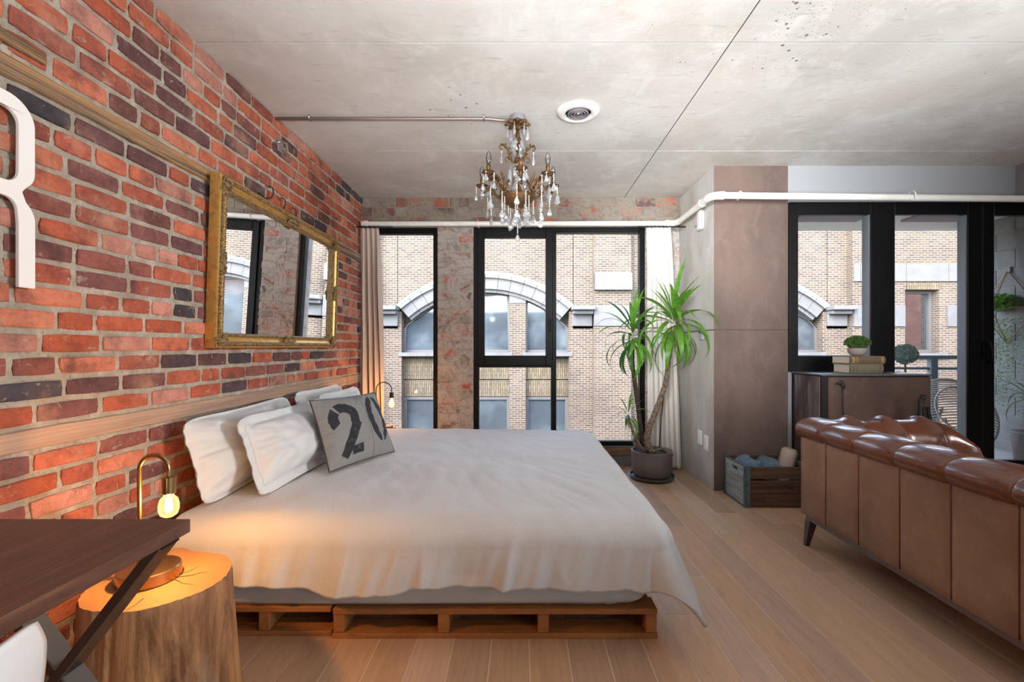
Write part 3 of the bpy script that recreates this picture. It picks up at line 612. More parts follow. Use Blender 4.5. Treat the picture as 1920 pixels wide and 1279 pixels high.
for ac in ARCH:
    a0 = math.asin(162/247.6)
    nseg = 14
    for i in range(nseg):
        t0 = -a0+2*a0*i/nseg+.0014; t1 = -a0+2*a0*(i+1)/nseg-.0014
        v = MB()
        for (ra, rb, ya, yb) in ((RI, RI+.20*(RO-RI), .05, .4), (RI+.18*(RO-RI), RI+.80*(RO-RI), -.05, .4), (RI+.78*(RO-RI), RO, -.13, .4)):
            for k in range(3):
                u0 = t0+(t1-t0)*k/3; u1 = t0+(t1-t0)*(k+1)/3
                cc_ = lambda r, t, y: (fx(ac)+r*math.sin(t), FY+y, fz(CYP)+r*math.cos(t))
                vs = [cc_(ra, u0, ya), cc_(ra, u1, ya), cc_(rb, u1, ya), cc_(rb, u0, ya), cc_(ra, u0, yb), cc_(ra, u1, yb), cc_(rb, u1, yb), cc_(rb, u0, yb)]
                v.add(vs, [(0,1,2,3), (4,7,6,5), (0,4,5,1), (3,2,6,7), (0,3,7,4), (1,5,6,2)])
        v.build('arch_stone', M['stone'], parent=hb)
    ld = MB(); ld.tube([(fx(ac)+(RO+.02)*math.sin(-a0+2*a0*i/30), FY-.10, fz(CYP)+(RO+.02)*math.cos(-a0+2*a0*i/30)) for i in range(31)], .055, 6); ld.build('arch_flashing', M['stone_lead'], parent=hb)
    for s in (-1, 1):
        x0, x1 = sorted((ac+s*163, ac+s*200))
        b = MB().box(fx(x0), fx(x1), FY-.10, FY+.3, fz(612), fz(588)).box(fx(x0)-.05, fx(x1)+.05, FY-.50, FY+.3, fz(583), fz(575)).box(fx(x0), fx(x1), FY-.34, FY+.3, fz(590), fz(583))
        b.build('cornice_stone', M['stone'], parent=hb, bevel=.02)
    # windows: glass behind frames, clipped by the arch with small steps
    def arc_y(q): return CYP-math.sqrt(max(213.6**2-(q-ac)**2, 1))
    for s0, s1 in ((-157, -76), (-45, 45), (76, 157)):
        q0, q1 = ac+s0, ac+s1; n = 10; top = [(q0+(q1-q0)*i/n, max(arc_y(q0+(q1-q0)*i/n)-2, 548)) for i in range(n+1)]
        poly = [(fx(q0), fz(661)), (fx(q1), fz(661))]+[(fx(a), fz(b2)) for a, b2 in top[::-1]]
        wn = MB(); k = len(poly); pc = Vector((sum(p[0] for p in poly)/k, 0, sum(p[1] for p in poly)/k))
        def off(p, d): 
            v = Vector((p[0], 0, p[1]))-pc; l = v.length; v = v*(1-d/l)+pc; return v
        outer = [Vector((p[0], 0, p[1])) for p in poly]; inner = [off(p, .10) for p in poly]
        vs = [(p.x, FY+.33, p.z) for p in outer]+[(p.x, FY+.33, p.z) for p in inner]+[(p.x, FY+.42, p.z) for p in inner]
        fs = [(i, (i+1) % k, k+(i+1) % k, k+i) for i in range(k)]+[(k+i, k+(i+1) % k, 2*k+(i+1) % k, 2*k+i) for i in range(k)]
        wn.add(vs, fs); wf = wn.build('window', M['far_frame'], parent=hb)
        MB().prism([(p.x, p.z) for p in inner], FY+.40, FY+.43, lambda u, v, a: (u, a, v)).build('pane', M['far_glass'], parent=wf)
        wf2 = frame_rect(MB(), fx(q0), fx(q1), fz(850), fz(746), .10, FY+.33, FY+.42).build('window', M['far_frame'], parent=hb)
        MB().box(fx(q0)+.08, fx(q1)-.08, FY+.40, FY+.43, fz(850)+.08, fz(746)-.08).build('pane', M['far_glass'], parent=wf2)
    for s0, s1 in ((-163, -70), (-50, 50), (70, 163)): MB().box(fx(ac+s0), fx(ac+s1), FY-.03 if abs(s0+s1) > 9 else FY+.1, FY+.5, fz(668), fz(661)).build('window_sill', M['stone'], parent=hb)
for y0, y1, segs in ((530, 498, (1588, 1600, 1684, 1762, 1810, 1900)), (613, 574, (1588, 1683))): 
    for a, b2 in zip(segs, segs[1:]): MB().box(fx(a)+.008, fx(b2)-.008, FY-.33, FY-.1, fz(y0), fz(y1)).build('band_stone', M['stone'], parent=hb)
for a, b2 in ((1760, 1810), (1811, 1900)): MB().box(fx(a)+.008, fx(b2)-.008, FY-.33, FY-.1, fz(613), fz(574)).build('band_stone', M['stone'], parent=hb)
wf = frame_rect(MB(), fx(1684), fx(1746), fz(662), fz(545), .11, FY-.02, FY+.10).build('window', M['far_frame'], parent=hb)
MB().box(fx(1684)+.1, fx(1746)-.1, FY+.06, FY+.09, fz(662)+.1, fz(545)-.1).build('pane', mat('mirror_pane', c('#9aa6ad'), .03, metal=1, bump=[(.9, .25)]), parent=wf)
MB().box(fx(1678), fx(1756), FY-.42, FY, fz(668), fz(662)).build('window_sill', M['stone'], parent=hb)
# our own building outside, and the red brick one beyond it that the panes reflect
ow = MB().box(-30, LEFT-.3, 4.5, 4.9, -12, 3.2).box(7.5, 15.6, 4.5, 4.9, -12, 3.2).box(LEFT-.3, 7.5, 4.75, 4.9, -12, -.2).box(LEFT-.3, 7.5, 4.95, 5.0, CH+.25, 3.2)
ow.build('wall_street_side', M['facade_pale'], kind='structure')
rb = thing('red_brick_building', 'red brick building with pointed windows, seen only as a reflection in a tan building pane', 'building', (24, 2, -12))
MB().box(16, 34, -4, 3.2, -12, 9).build('brick_wall', M['red_facade'], parent=rb)
for xx in (18.5, 22.0, 25.5):
    pl = [(xx, 0), (xx+1.3, 0), (xx+1.3, 2.6), (xx+1.05, 3.1), (xx+.65, 3.4), (xx+.25, 3.1), (xx, 2.6)]
    wf = MB().prism(pl, 3.15, 3.24, lambda u, v, a: (u, a, v)).build('window', M['far_frame'], parent=rb)
    MB().box(xx+.12, xx+.6, 3.2, 3.27, .1, 2.6).build('pane', M['far_glass'], parent=wf); MB().box(xx+.7, xx+1.18, 3.2, 3.27, .1, 2.6).build('pane', M['far_glass'], parent=wf)
# ================================================================== BED
PALX = [(-.745, .535), (-1.52, -.752)]
def pallet(x0, x1, y0, y1, label, group='pallets under the mattress'):
    t = thing('wooden_pallet', label, 'pallet', ((x0+x1)/2, (y0+y1)/2, 0), group)
    w = x1-x0
    st = [x0+.025, x0+.025+(w-.05)*.335, x0+.025+(w-.05)*.655, x1-.025] if w > 1 else [x0+.03, x0+.30, x1-.03]
    if w <= 1: st = [x1-.27, x0+.03]
    n = 7
    for i in range(n):
        a = y0+(y1-y0-.09)*i/(n-1)
        MB().box(x0+R.uniform(0, .004), x1-R.uniform(0, .004), a, a+.09, .095, .117).build('deck_board', M['pallet_wood'], parent=t, bevel=.002)
    for i, a in enumerate((y0, (y0+y1)/2-.05, y1-.1)): MB().box(x0, x1, a, a+.1, .0, .02).build('bottom_board', M['pallet_wood'], parent=t, bevel=.002)
    for s in st: MB().box(s-.022, s+.022, y0+.004, y1-.004, .02, .095).build('stringer', M['pallet_wood'], parent=t, bevel=.003)
    return t
pallet(*PALX[0], 1.80, 2.75, 'full width pale wooden pallet under the foot end of the mattress, near long side')
pallet(*PALX[1], 1.815, 2.75, 'shorter wooden pallet under the pillow end of the mattress, beside the tree stump')
pallet(*PALX[0], 2.79, 3.74, 'wooden pallet under the foot end of the mattress, on the window side')
pallet(*PALX[1], 2.79, 3.74, 'wooden pallet under the pillow end of the mattress, on the window side')
def mattress(u, v):
    # rounded box as a superellipsoid with slight puckers
    a = 2*PI*u; p = .10
    cs, sn = math.cos(a), math.sin(a); X = math.copysign(abs(cs)**p, cs); Y = math.copysign(abs(sn)**p, sn)
    t = v; edge = min(t, 1-t)/.12; q = 1-.025*(1-min(1, edge))**2
    pk = .004*nz(X*6+v*2, Y*9, v*5)+.004*nz(X*25, Y*25, v*2)
    return (-.485+(1.005*X)*q+pk*X, 2.77+(.965*Y)*q+pk*Y*1.5, .119+.30*v)
mb = MB().grid(mattress, 260, 12, wu=True); n_ = len(mb.v); mb.f.append(tuple(range(260))[::-1]); mb.m.append(0); mb.f.append(tuple(n_-260+i for i in range(260))); mb.m.append(0)
mt = mb.build('mattress', M['sheet'], smooth=True, ang=50); tag(mt, 'king mattress in a pale grey fitted sheet lying on the pallets', 'mattress')
A1, B0, B1, TOPZ, RR = .49, 1.845, 3.665, .478, .105
def duvet(u, v):
    a = -1.36+(A1+.305+1.36)*u; b = B0-.318+(B1-B0+.658)*v
    # irregular hem
    da = max(0, a-A1); db = max(0, B0-b); db2 = max(0, b-B1); sg = -1 if db > 0 else 1; db = db+db2
    db *= 1+.10*nz(a*2.3, 3.1)+.05*nz(a*9, 8.1); da *= 1+.08*nz(b*2.1, 5.5)
    d = math.hypot(da, db); ca = min(a, A1); cb = min(max(b, B0), B1)
    top = TOPZ+.010*nz(a*1.7, b*1.7)+.006*nz(a*4, b*4, 2)+.0035*nz(a*10, b*5, 4)
    e = min(A1-ca, 1)/.5; top += -.006*(1-min(1, e))
    puff = .012*math.exp(-((a+.2)**2+(b-2.3)**2)/.3); top += puff
    # creases gathering near the near/foot corner
    top += .006*abs(nz(a*7+b*5, (b-a)*2.2, 9))*(1 if a > 0 else .5)
    if d < 1e-6: return (ca, cb, top)
    dx, dy = da/d, sg*db/d
    q = RR*PI/2
    corner = 2*dx*abs(dy)
    if d < q: th = d/RR; out = RR*math.sin(th); drop = RR*(1-math.cos(th))
    else: out = RR+(d-q)*(.10+.47*corner); drop = RR+(d-q)*(.96-.10*corner)
    s = ca if abs(dy) > abs(dx) else cb
    amp = min(1, max(0, d-.05)/.22)
    fold = (.020*nz(s*4.2, d*1.3, 1)+.012*(1-2*abs(nz(s*8+d*2.2, d*1.5, 7))**.7)*amp+.010*nz(s*19+d*5, d*3, 11)*amp)*amp
    ang = math.atan2(abs(dy), dx+1e-9); fold += .016*math.sin(ang*7)*corner*amp
    out += fold*1.15-.012*amp*(1-corner)
    return (ca+dx*out, cb+dy*out, top-drop)
dv = MB().grid(duvet, 330, 300).build('duvet', M['duvet'], smooth=True, solid=.014, fixn=False)
tag(dv, 'wide white cotton duvet with soft creases spread over the bed', 'duvet')
def pillow(name, label, cat, BL, BR, TL, T, mats, group=None, fl=.0, seed=0, inkf=None, nu=70, nv=50, wr=1.0, pinch=.05, rnd=True):
    BL, BR, TL = Vector(BL), Vector(BR), Vector(TL); ex = BR-BL; ey = TL-BL; U, V = ex.length, ey.length; nrm = ex.cross(ey).normalized()
    if nrm.x < 0: nrm = -nrm
    t = thing(name, label, cat, tuple(BL), group)
    def shape(u, v, s):
        a, b2 = 2*u-1, 2*v-1; fu, fv = fl/U*2, fl/V*2
        ia, ib = min(1, abs(a)/(1-fu)), min(1, abs(b2)/(1-fv))
        h = (max(0, 1-ia**2.2)*max(0, 1-ib**2.2))**.62
        th0 = math.atan2(b2, a); rd = min(1, math.hypot(a, b2)); rc = max(1, (abs(a)**8+abs(b2)**8)**.125) if rnd else 1
        a, b2 = a/rc**1.2, b2/rc**1.2
        h *= 1+.22*(-b2)*(1 if rnd else 0)
        cx_ = a*(1-pinch*(1-b2*b2)*abs(a)**3); cy_ = b2*(1-pinch*1.4*(1-a*a)*abs(b2)**3)
        w = wr*(.010*nz(u*5+seed, v*4, s)+.006*nz(u*12+seed, v*9, 3+s)+.008*(abs(nz(u*4+v*6+seed, (u-v)*3, 5)))*(-1))*min(1, h*2.5)
        w += wr*(.009*nz(th0*4.5+seed, rd*1.3, s)+.005*nz(th0*11+seed, rd*2, s))*rd*rd*min(1, h*3)
        fw = (.010*nz(u*9+seed, v*9, 8)) if h < .15 and fl else 0
        th = T/2*h+w
        p = BL+ex*(cx_+1)/2+ey*(cy_+1)/2+nrm*(s*max(th, .002)+fw)
        sag = -.018*(1-b2)*.5*0
        return p
    if inkf: MB().grid(lambda u, v: shape(u, v, 1), nu*3, nv*3, mf=lambda u, v: 1 if inkf(u, v) else 0).build('front_cover', mats, parent=t, smooth=True, fixn=False)
    else: MB().grid(lambda u, v: shape(u, v, 1), nu, nv).build('front_cover', mats[0], parent=t, smooth=True, fixn=False)
    MB().grid(lambda u, v: shape(u, v, -1), nu, nv).build('back_cover', mats[0], parent=t, smooth=True, fixn=False)
    if fl:
        pts = []; e1 = fl/U; e2 = fl/V
        for k in range(160):
            q = k/40; i = int(q); r = q-i
            u, v = [(e1+(1-2*e1)*r, e2), (1-e1, e2+(1-2*e2)*r), (1-e1-(1-2*e1)*r, 1-e2), (e1, 1-e2-(1-2*e2)*r)][i]
            pts.append(shape(u, v, 1)+nrm*.001)
        MB().tube(pts, .0016, 5, closed=True).build('seam', M['sheet'], parent=t, smooth=True)
    else:
        pts = []
        for k in range(120):
            q = k/30; i = int(q); r = q-i; u, v = [(r, 0), (1, r), (1-r, 1), (0, 1-r)][i]; pts.append((shape(u, v, 1)+shape(u, v, -1))/2)
        MB().tube(pts, .004, 6, closed=True).build('piping', M['piping'], parent=t, smooth=True)
    return t
pillow('pillow', 'white flanged pillow leaning on the brick wall, beside the glowing brass lamp', 'pillow', (-1.30, 1.865, .478), (-1.30, 2.78, .495), (-1.45, 1.93, .835), .205, [M['pillow']], 'white bed pillows', fl=.018, seed=1, wr=1.6)
pillow('pillow', 'white pillow with a stitched border in front, half behind the grey printed cushion', 'pillow', (-1.13, 1.97, .482), (-1.09, 2.82, .49), (-1.30, 2.06, .825), .185, [M['pillow']], 'white bed pillows', fl=.05, seed=4, wr=1.6)
pillow('pillow', 'white pillow against the wall on the window side of the bed', 'pillow', (-1.32, 2.86, .50), (-1.32, 3.64, .50), (-1.455, 2.90, .86), .18, [M['pillow']], 'white bed pillows', fl=.03, seed=7, wr=1.5)
pillow('pillow', 'white pillow behind the grey printed cushion, on the window side', 'pillow', (-1.17, 2.90, .50), (-1.17, 3.64, .50), (-1.32, 2.94, .84), .15, [M['pillow']], 'white bed pillows', fl=.045, seed=9, wr=1.5)
def ink(u, v):
    s, t = u*.50, v*.42
    dx, dy = s-.150, t-.262; r = math.hypot(dx, dy); a = math.degrees(math.atan2(dy, dx)) % 360
    if .040 < r < .102 and (a < 118 or 131 < a < 212): return True
    if a > 325 and .040 < r < .102: return True
    # diagonal stroke
    p, q = Vector((.222, .225)), Vector((.098, .045)); w = Vector((s, t)); d = q-p; k = (w-p).dot(d)/d.dot(d)
    if -.05 < k < 1 and (w-p-d*k).length < .030-.004*k: return True
    if .150 < s < .232 and .045+(s-.15)*.05 < t < .092+(s-.15)*.1: return True
    ex, ey = (s-.405)/.085, (t-.235)/.155
    ix, iy = (s-.405)/.036, (t-.235)/.115
    if ex*ex+ey*ey < 1 and ix*ix+iy*iy > 1 and not (abs(s-.405) < .010) and s < .492: return True
    return abs(s-.312) < .0016
cu = pillow('cushion', 'grey square cushion with black stencilled 20 and dark piping, propped on the white pillows', 'cushion', (-.985, 2.35, .503), (-.785, 2.83, .500), (-1.15, 2.49, .852), .12, [M['cushion'], M['cushion_ink']], seed=3, inkf=ink, nu=60, nv=50, wr=.7, pinch=.03, rnd=False)
# ================================================================== stumps and lamps
def stump(label, cen, rx, ry, h, lobes, seed, group=None, flare=.20):
    t = thing('tree_stump', label, 'stump', (cen[0], cen[1], 0), group)
    def rad(a, z):
        d = 1+.04*nz(math.cos(a)*1.5+seed, math.sin(a)*1.5)
        for (la, lw, lh) in lobes:
            q = (a-la+PI) % (2*PI)-PI; d += lh*math.exp(-(q/lw)**2)
        k = 1-z/h; gr = .034*abs(nz(math.cos(a)*7+seed, math.sin(a)*7, z*1.6))+.014*nz(math.cos(a)*18, math.sin(a)*18, z*3+seed)
        return (d*(1+flare*k**1.6)+gr*2.2*(.35+k))*(1-.015*(1 if z >= h-.004 else 0))
    def side(u, v):
        a = 2*PI*u; z = h*v; q = rad(a, z); return (cen[0]+rx*q*math.cos(a), cen[1]+ry*q*math.sin(a), z)
    MB().grid(side, 220, 50, wu=True).build('trunk', M['stump_side'], parent=t, smooth=True)
    def top(u, v):
        a = 2*PI*u; q = rad(a, h)*(1.0*v+.0); return (cen[0]+rx*q*math.cos(a), cen[1]+ry*q*math.sin(a), h+.0005+.001*nz(q*20*math.cos(a), q*20*math.sin(a)))
    MB().grid(top, 220, 16, wu=True).build('sawn_top', M['stump_top'], parent=t, smooth=True, fixn=True)
    ck = MB()
    for a, r0, r1 in ((.5, .05, .5), (-.4, .1, .6), (1.2, .1, .45), (-1.5, .6, .98), (2.4, .1, .5), (3.6, .2, .5)):
        pts = [(cen[0]+.03+rx*r*math.cos(a+.12*nz(r*5, a)), cen[1]+ry*r*math.sin(a+.12*nz(r*5, a)), h+.0012) for r in [r0+(r1-r0)*i/8 for i in range(9)]]
        ck.tube(pts, [.0012*(1-i/9)+.0002 for i in range(9)], 4)
    ck.build('crack', M['bark_dark'], parent=t)
    return t
stump('pale bark-stripped tree stump bedside table under the glowing brass lamp', (-1.08, 1.375), .180, .180, .45, [(math.radians(118), .22, .36), (math.radians(165), .3, .05), (math.radians(-95), .25, -.03)], 2.0, 'tree stump bedside tables')
stump('tree stump bedside table between the bed and the narrow window', (-1.25, 4.02), .14, .14, .44, [(1.9, .4, .05)], 6.0, 'tree stump bedside tables')
def lamp(label, loc, m, hook, poleh, bulb, group, bw_=1.0, off=-.03, br=.08, pr=.0065, glow=20.0):
    t = thing('table_lamp', label, 'lamp', loc, group); x, y, z = loc
    MB().lathe([(0, 0), (br, 0), (br, .004), (br-.001, .031), (br-.004, .034), (0, .034)], loc, 48).build('base', m, parent=t, smooth=True, ang=40)
    px_ = x+off; pts = [(px_, y, z+.03+(poleh-.03)*i/6) for i in range(7)]
    pts += [(px_+hook-hook*math.cos(PI*i/16), y, z+poleh+hook*math.sin(PI*i/16)) for i in range(1, 17)]+[(px_+2*hook, y, z+poleh-.022)]
    MB().tube(pts, pr, 10).build('stem', m, parent=t, smooth=True, ang=50)
    bx_ = px_+2*hook; zs = z+poleh-.018
    MB().lathe([(.0, 0), (.008, 0), (.018*bw_, -.004), (.018*bw_, -.052), (.015*bw_, -.054), (0, -.054)], (bx_, y, zs), 24).build('socket', m, parent=t, smooth=True, ang=40)
    zb = zs-.054
    prof = [(.012, 0), (.014, -.006), (.023, -.016), (.0265, -.032), (.0265, -.048), (.022, -.062), (.012, -.069), (0, -.071)] if bulb == 'tube' else [(.010, 0), (.011, -.008), (.016, -.022), (.024, -.040), (.027, -.055), (.022, -.072), (.010, -.082), (0, -.084)]
    bo = MB().lathe(prof, (bx_, y, zb), 28).build('bulb', M['warm_glass'], parent=t, smooth=True)
    fm = MB()
    for k in range(6):
        a = k*PI/3; fm.tube([(bx_+.007*math.cos(a), y+.007*math.sin(a), zb-.012), (bx_+.009*math.cos(a+.5), y+.009*math.sin(a+.5), zb-.050)], .0016, 5)
    fm.build('filament', M['filament'], parent=bo)
    l = light('bulb_light', 'POINT', (bx_, y, zb-.035), glow, (1.0, .50, .15), radius=.012); l.parent = t; l.location = Vector((bx_, y, zb-.035))-Vector(loc)
    return t
lamp('brushed brass hook lamp with a glowing bare bulb on the near tree stump', (-1.118, 1.378, .452), M['brass'], .0440, .325, 'tube', 'bare bulb hook lamps', glow=14)
lamp('thin dark brass hook lamp with a glowing bulb in front of the narrow window', (-1.24, 4.02, .442), M['dark_brass'], .068, .325, 'pear', 'bare bulb hook lamps', off=-.035, br=.05, pr=.0045, bw_=.95, glow=9)
tag(MB().box(-1.19, -1.12, 3.925, 4.0, .441, .463).build('book', M['book_brown'], bevel=.002), 'small closed book beside the dark lamp near the narrow window', 'book')
oc = MB().box(LEFT+.004, LEFT+.018, 1.86, 1.94, .235, .355).build('wall_outlet', M['white_plastic'], bevel=.003); tag(oc, 'beige wall outlet plate behind the near lamp base', 'outlet')
for zz in (.27, .315): MB().box(LEFT+.018, LEFT+.021, 1.88, 1.92, zz-.014, zz+.014).build('socket', M['paper'], parent=oc, bevel=.002)
pb = MB().box(LEFT+.021, LEFT+.042, 1.885, 1.915, .258, .284)
tag(pb.build('plug', M['ink'], bevel=.004), 'black plug in the wall outlet behind the stump', 'plug')
cd = MB().tube([(LEFT+.042, 1.90, .27), (LEFT+.046, 1.86, .26), (LEFT+.06, 1.76, .29), (-1.36, 1.60, .40), (-1.31, 1.50, .459), (-1.26, 1.44, .458), (-1.20, 1.40, .458)], .003, 6).build('lamp_cord', M['ink'], smooth=True); tag(cd, 'thin black cord running from the near lamp to the outlet', 'cord')
# ================================================================== desk and chair
dk = thing('desk', 'walnut topped desk on crossed black metal legs beside the lamp stump', 'desk', (-1.01, .4, 0))
MB().box(-1.25, -.770, -.32, 1.067, .716, .7465).build('desktop', M['walnut'], parent=dk, bevel=.002, seg=2)
for yy in (1.02, -.22):
    MB().bar((-.790, yy, .715), (-1.335, yy, .006), .055, .022, up=(1, 0, 0)).build('leg', M['black_metal_flat'], parent=dk, bevel=.002)
    MB().bar((-1.232, yy, .715), (-.685, yy, .006), .0525, .021, up=(1, 0, 0)).build('leg', M['black_metal_flat'], parent=dk, bevel=.002)
    MB().box(-1.24, -.78, yy-.025, yy+.025, .706, .716).build('crossbar', M['black_metal'], parent=dk)
ch = thing('shell_chair', 'white moulded shell chair pushed up to the walnut desk', 'chair', (-.85, .36, 0))
prof = [(-.617, .812), (-.622, .76), (-.635, .68), (-.652, .60), (-.675, .53), (-.715, .475), (-.78, .447), (-.87, .437), (-.96, .440), (-1.03, .450), (-1.075, .440), (-1.09, .425)]
def shell(u, v):
    q = v*(len(prof)-1); i = min(int(q), len(prof)-2); r = q-i; x = prof[i][0]+(prof[i+1][0]-prof[i][0])*r; z = prof[i][1]+(prof[i+1][1]-prof[i][1])*r
    e = 2*u-1; wdt = .235*(1-.10*max(0, 1-v*5)**2); y = .365+e*wdt
    wrap = abs(e)**4; bk = max(0, 1-v*1.9)
    return (x+.046-.030*wrap*min(1, bk*2)-.012*(e*e), y, z+.05*wrap*(1-bk)-.012*abs(e)**8*max(0, 1-v*6))
MB().grid(shell, 40, 60).build('seat_shell', M['white_plastic'], parent=ch, smooth=True, solid=.007)
for (a, b2) in (((-.78, .26), (-.70, .17)), ((-.78, .47), (-.70, .56)), ((-.98, .26), (-1.08, .18)), ((-.98, .47), (-1.08, .55))):
    MB().tube([(a[0], a[1], .44), (b2[0], b2[1], .002)], [.016, .010], 10).build('leg', M['strip_wood'], parent=ch, smooth=True, ang=40)
# ================================================================== sofa
so = thing('leather_sofa', 'brown leather chesterfield sofa with tufted roll, seen from behind', 'sofa', (2.0, 1.57, 0))
SY = [2.70, 2.463, 2.224, 1.982, 1.745, 1.506, 1.265, 1.02, .78, .54]
MB().box(1.642, 1.84, .54, 2.68, .18, .66).box(1.84, 2.46, .72, 2.46, .19, .30).build('frame', M['leather'], parent=so)
for i in range(9):
    ya, yb = SY[i+1]+.0015, min(SY[i], 2.685)-.0015
    def pf(u, v):
        e = 1-abs(2*u-1)**8; k = 1-abs(2*v-1)**9
        return (1.638-.013*(e*.75+.25)*min(1, k*3)+.003*nz(u*3+i*7, v*4)*e, ya+(yb-ya)*u, .178+.462*v)
    MB().grid(pf, 18, 18).build('back_panel', M['leather'], parent=so, smooth=True)
    MB().tube([(1.634, SY[i+1], .185+.45*k/8) for k in range(9)], .0028, 6).build('seam', M['leather_roll'], parent=so, smooth=True)
MB().tube([(1.628, .54+2.14*k/20, .637) for k in range(21)], .006, 6).build('welt', M['leather_roll'], parent=so, smooth=True)
def roll(u, v):
    y = 2.715+(.54-2.715)*u; a = 2*PI*v
    d = min(abs(y-s) for s in SY[1:-1]); side_ = .5-.5*math.cos(a)     # 0 at +X, 1 at -X
    up_ = max(0, math.sin(a))
    f = 1-(.07+.05*up_)*math.exp(-(d/.010)**2)-.10*math.exp(-(d/.05)**2)*(.35+.65*up_)
    f += .02*nz(y*9, a*2)+.008*nz(y*40, a*3)*math.exp(-(d/.06)**2)
    e = max(0, (y-2.655)/.06); f *= math.sqrt(max(.0, 1-min(1, e)**2*.85))
    ca, sa = math.cos(a), math.sin(a)
    return (1.705+.117*ca*f, y, .672+.066*math.copysign(abs(sa)**.85, sa)*f)
MB().grid(roll, 420, 40, wv=True).build('back_roll', M['leather_roll'], parent=so, smooth=True)
# arm: profile swept along x with button tufting
prof_arm = [(2.665, .19), (2.672, .40), (2.668, .58), (2.70, .625), (2.705, .68), (2.66, .725), (2.60, .742), (2.54, .735), (2.485, .705), (2.455, .66), (2.452, .60), (2.462, .52), (2.475, .42), (2.48, .30)]
arc = [0]
for a, b2 in zip(prof_arm, prof_arm[1:]): arc.append(arc[-1]+math.dist(a, b2))
def arm_pt(s):
    s = s*arc[-1]; i = 0
    while i < len(arc)-2 and arc[i+1] < s: i += 1
    r = (s-arc[i])/(arc[i+1]-arc[i]); r = min(1, r)
    P0, P1, P2, P3 = prof_arm[max(i-1, 0)], prof_arm[i], prof_arm[i+1], prof_arm[min(i+2, len(prof_arm)-1)]
    return tuple(.5*((2*P1[k])+(-P0[k]+P2[k])*r+(2*P0[k]-5*P1[k]+4*P2[k]-P3[k])*r*r+(-P0[k]+3*P1[k]-3*P2[k]+P3[k])*r**3) for k in (0, 1))
sA = .745; sB = .90
btnA = [1.86+.20*k for k in range(4)]; btnB = [1.96+.20*k for k in range(3)]
def segd(p, a, b2):
    d = (b2[0]-a[0], b2[1]-a[1]); k = max(0, min(1, ((p[0]-a[0])*d[0]+(p[1]-a[1])*d[1])/(d[0]**2+d[1]**2))); return math.hypot(p[0]-a[0]-d[0]*k, p[1]-a[1]-d[1]*k)
creases = []
for x in btnA: creases += [((x, sA), (x-.02, sA-.28))]
for x in btnA:
    for x2 in btnB:
        if abs(x-x2) < .11: creases.append(((x, sA), (x2, sB)))
def make_arm(y_flip=None, name='arm'):
    def pf(u, v):
        x = 1.72+.755*u; y, z = arm_pt(v); y2, z2 = arm_pt(min(1, v+.01)); y3, z3 = arm_pt(max(0, v-.01))
        tx, tz = y2-y3, z2-z3; l = math.hypot(tx, tz) or 1; ny, nz_ = -tz/l, tx/l
        dsp = 0
        if v > .42:
            dm = min(segd((x, v), (a[0], a[1]), (b2[0], b2[1])) for a, b2 in creases)
            db = min([math.hypot(x-bx_, (v-sA)*1.2) for bx_ in btnA]+[math.hypot(x-bx_, (v-sB)*1.2) for bx_ in btnB])
            dsp = -.013*math.exp(-(dm/.032)**2)-.009*math.exp(-(dm/.008)**2)-.026*math.exp(-(db/.028)**2)+.008
            dsp *= min(1, (v-.42)/.08)
        xe, rr = 2.475, .20
        if x > xe-rr:
            k = math.sqrt(max(0, 1-((x-(xe-rr))/rr)**2)); 
            if z > .50: z = .50+(z-.50)*(.12+.88*k)
            y = 2.57+(y-2.57)*(.9+.1*k)
        y -= ny*dsp*-1 if False else 0
        return (x, y+(-ny)*dsp*(-1) if False else y+ny*dsp*-1*-1, z+nz_*dsp)
    def pg(u, v):
        p = pf(u, v); 
        if y_flip is not None: p = (p[0], y_flip-(p[1]-2.45), p[2])
        return p
    b = MB().grid(pg, 150, 110); k = len(b.v)
    cap = [j*151+150 for j in range(111)]; b.f.append(tuple(cap)); b.m.append(0)
    b.build(name, M['leather_roll'], parent=so, smooth=True, ang=60)
    for bx_, s in [(x, sA) for x in btnA]+[(x, sB) for x in btnB]:
        y, z = arm_pt(s); y += .022
        if y_flip is not None: y = y_flip-(y-2.45)
        MB().ball((bx_, y, z), .010, n=10, m=6).build('button', M['leather_roll'], parent=so, smooth=True)
make_arm(); make_arm(y_flip=.77)
for k in range(3):
    ya = .76+k*.565
    MB().box(1.86, 2.44, ya, ya+.555, .30, .44).build('seat_cushion', M['leather_roll'], parent=so, bevel=.03, seg=3)
MB().box(1.650, 1.668, .56, 2.665, .147, .178).box(1.668, 2.44, 2.63, 2.665, .147, .178).box(1.668, 2.44, .56, .60, .147, .178).box(2.42, 2.44, .6, 2.63, .147, .178).build('rail', M['rail'], parent=so, bevel=.002)
for x, y in ((1.672, 2.645), (1.672, .59), (2.41, 2.645), (2.41, .59)):
    sx = -1 if x < 2 else 1
    b = MB(); a, w0, w1 = .150, .024, .012; x1_ = x+sx*.030
    vs = [(x-w0, y-w0, a), (x+w0, y-w0, a), (x+w0, y+w0, a), (x-w0, y+w0, a), (x1_-w1, y-w1, 0), (x1_+w1, y-w1, 0), (x1_+w1, y+w1, 0), (x1_-w1, y+w1, 0)]
    b.add(vs, [(0,1,2,3), (4,7,6,5), (0,4,5,1), (1,5,6,2), (2,6,7,3), (3,7,4,0)]).build('leg', M['leg_dark'], parent=so, bevel=.002)
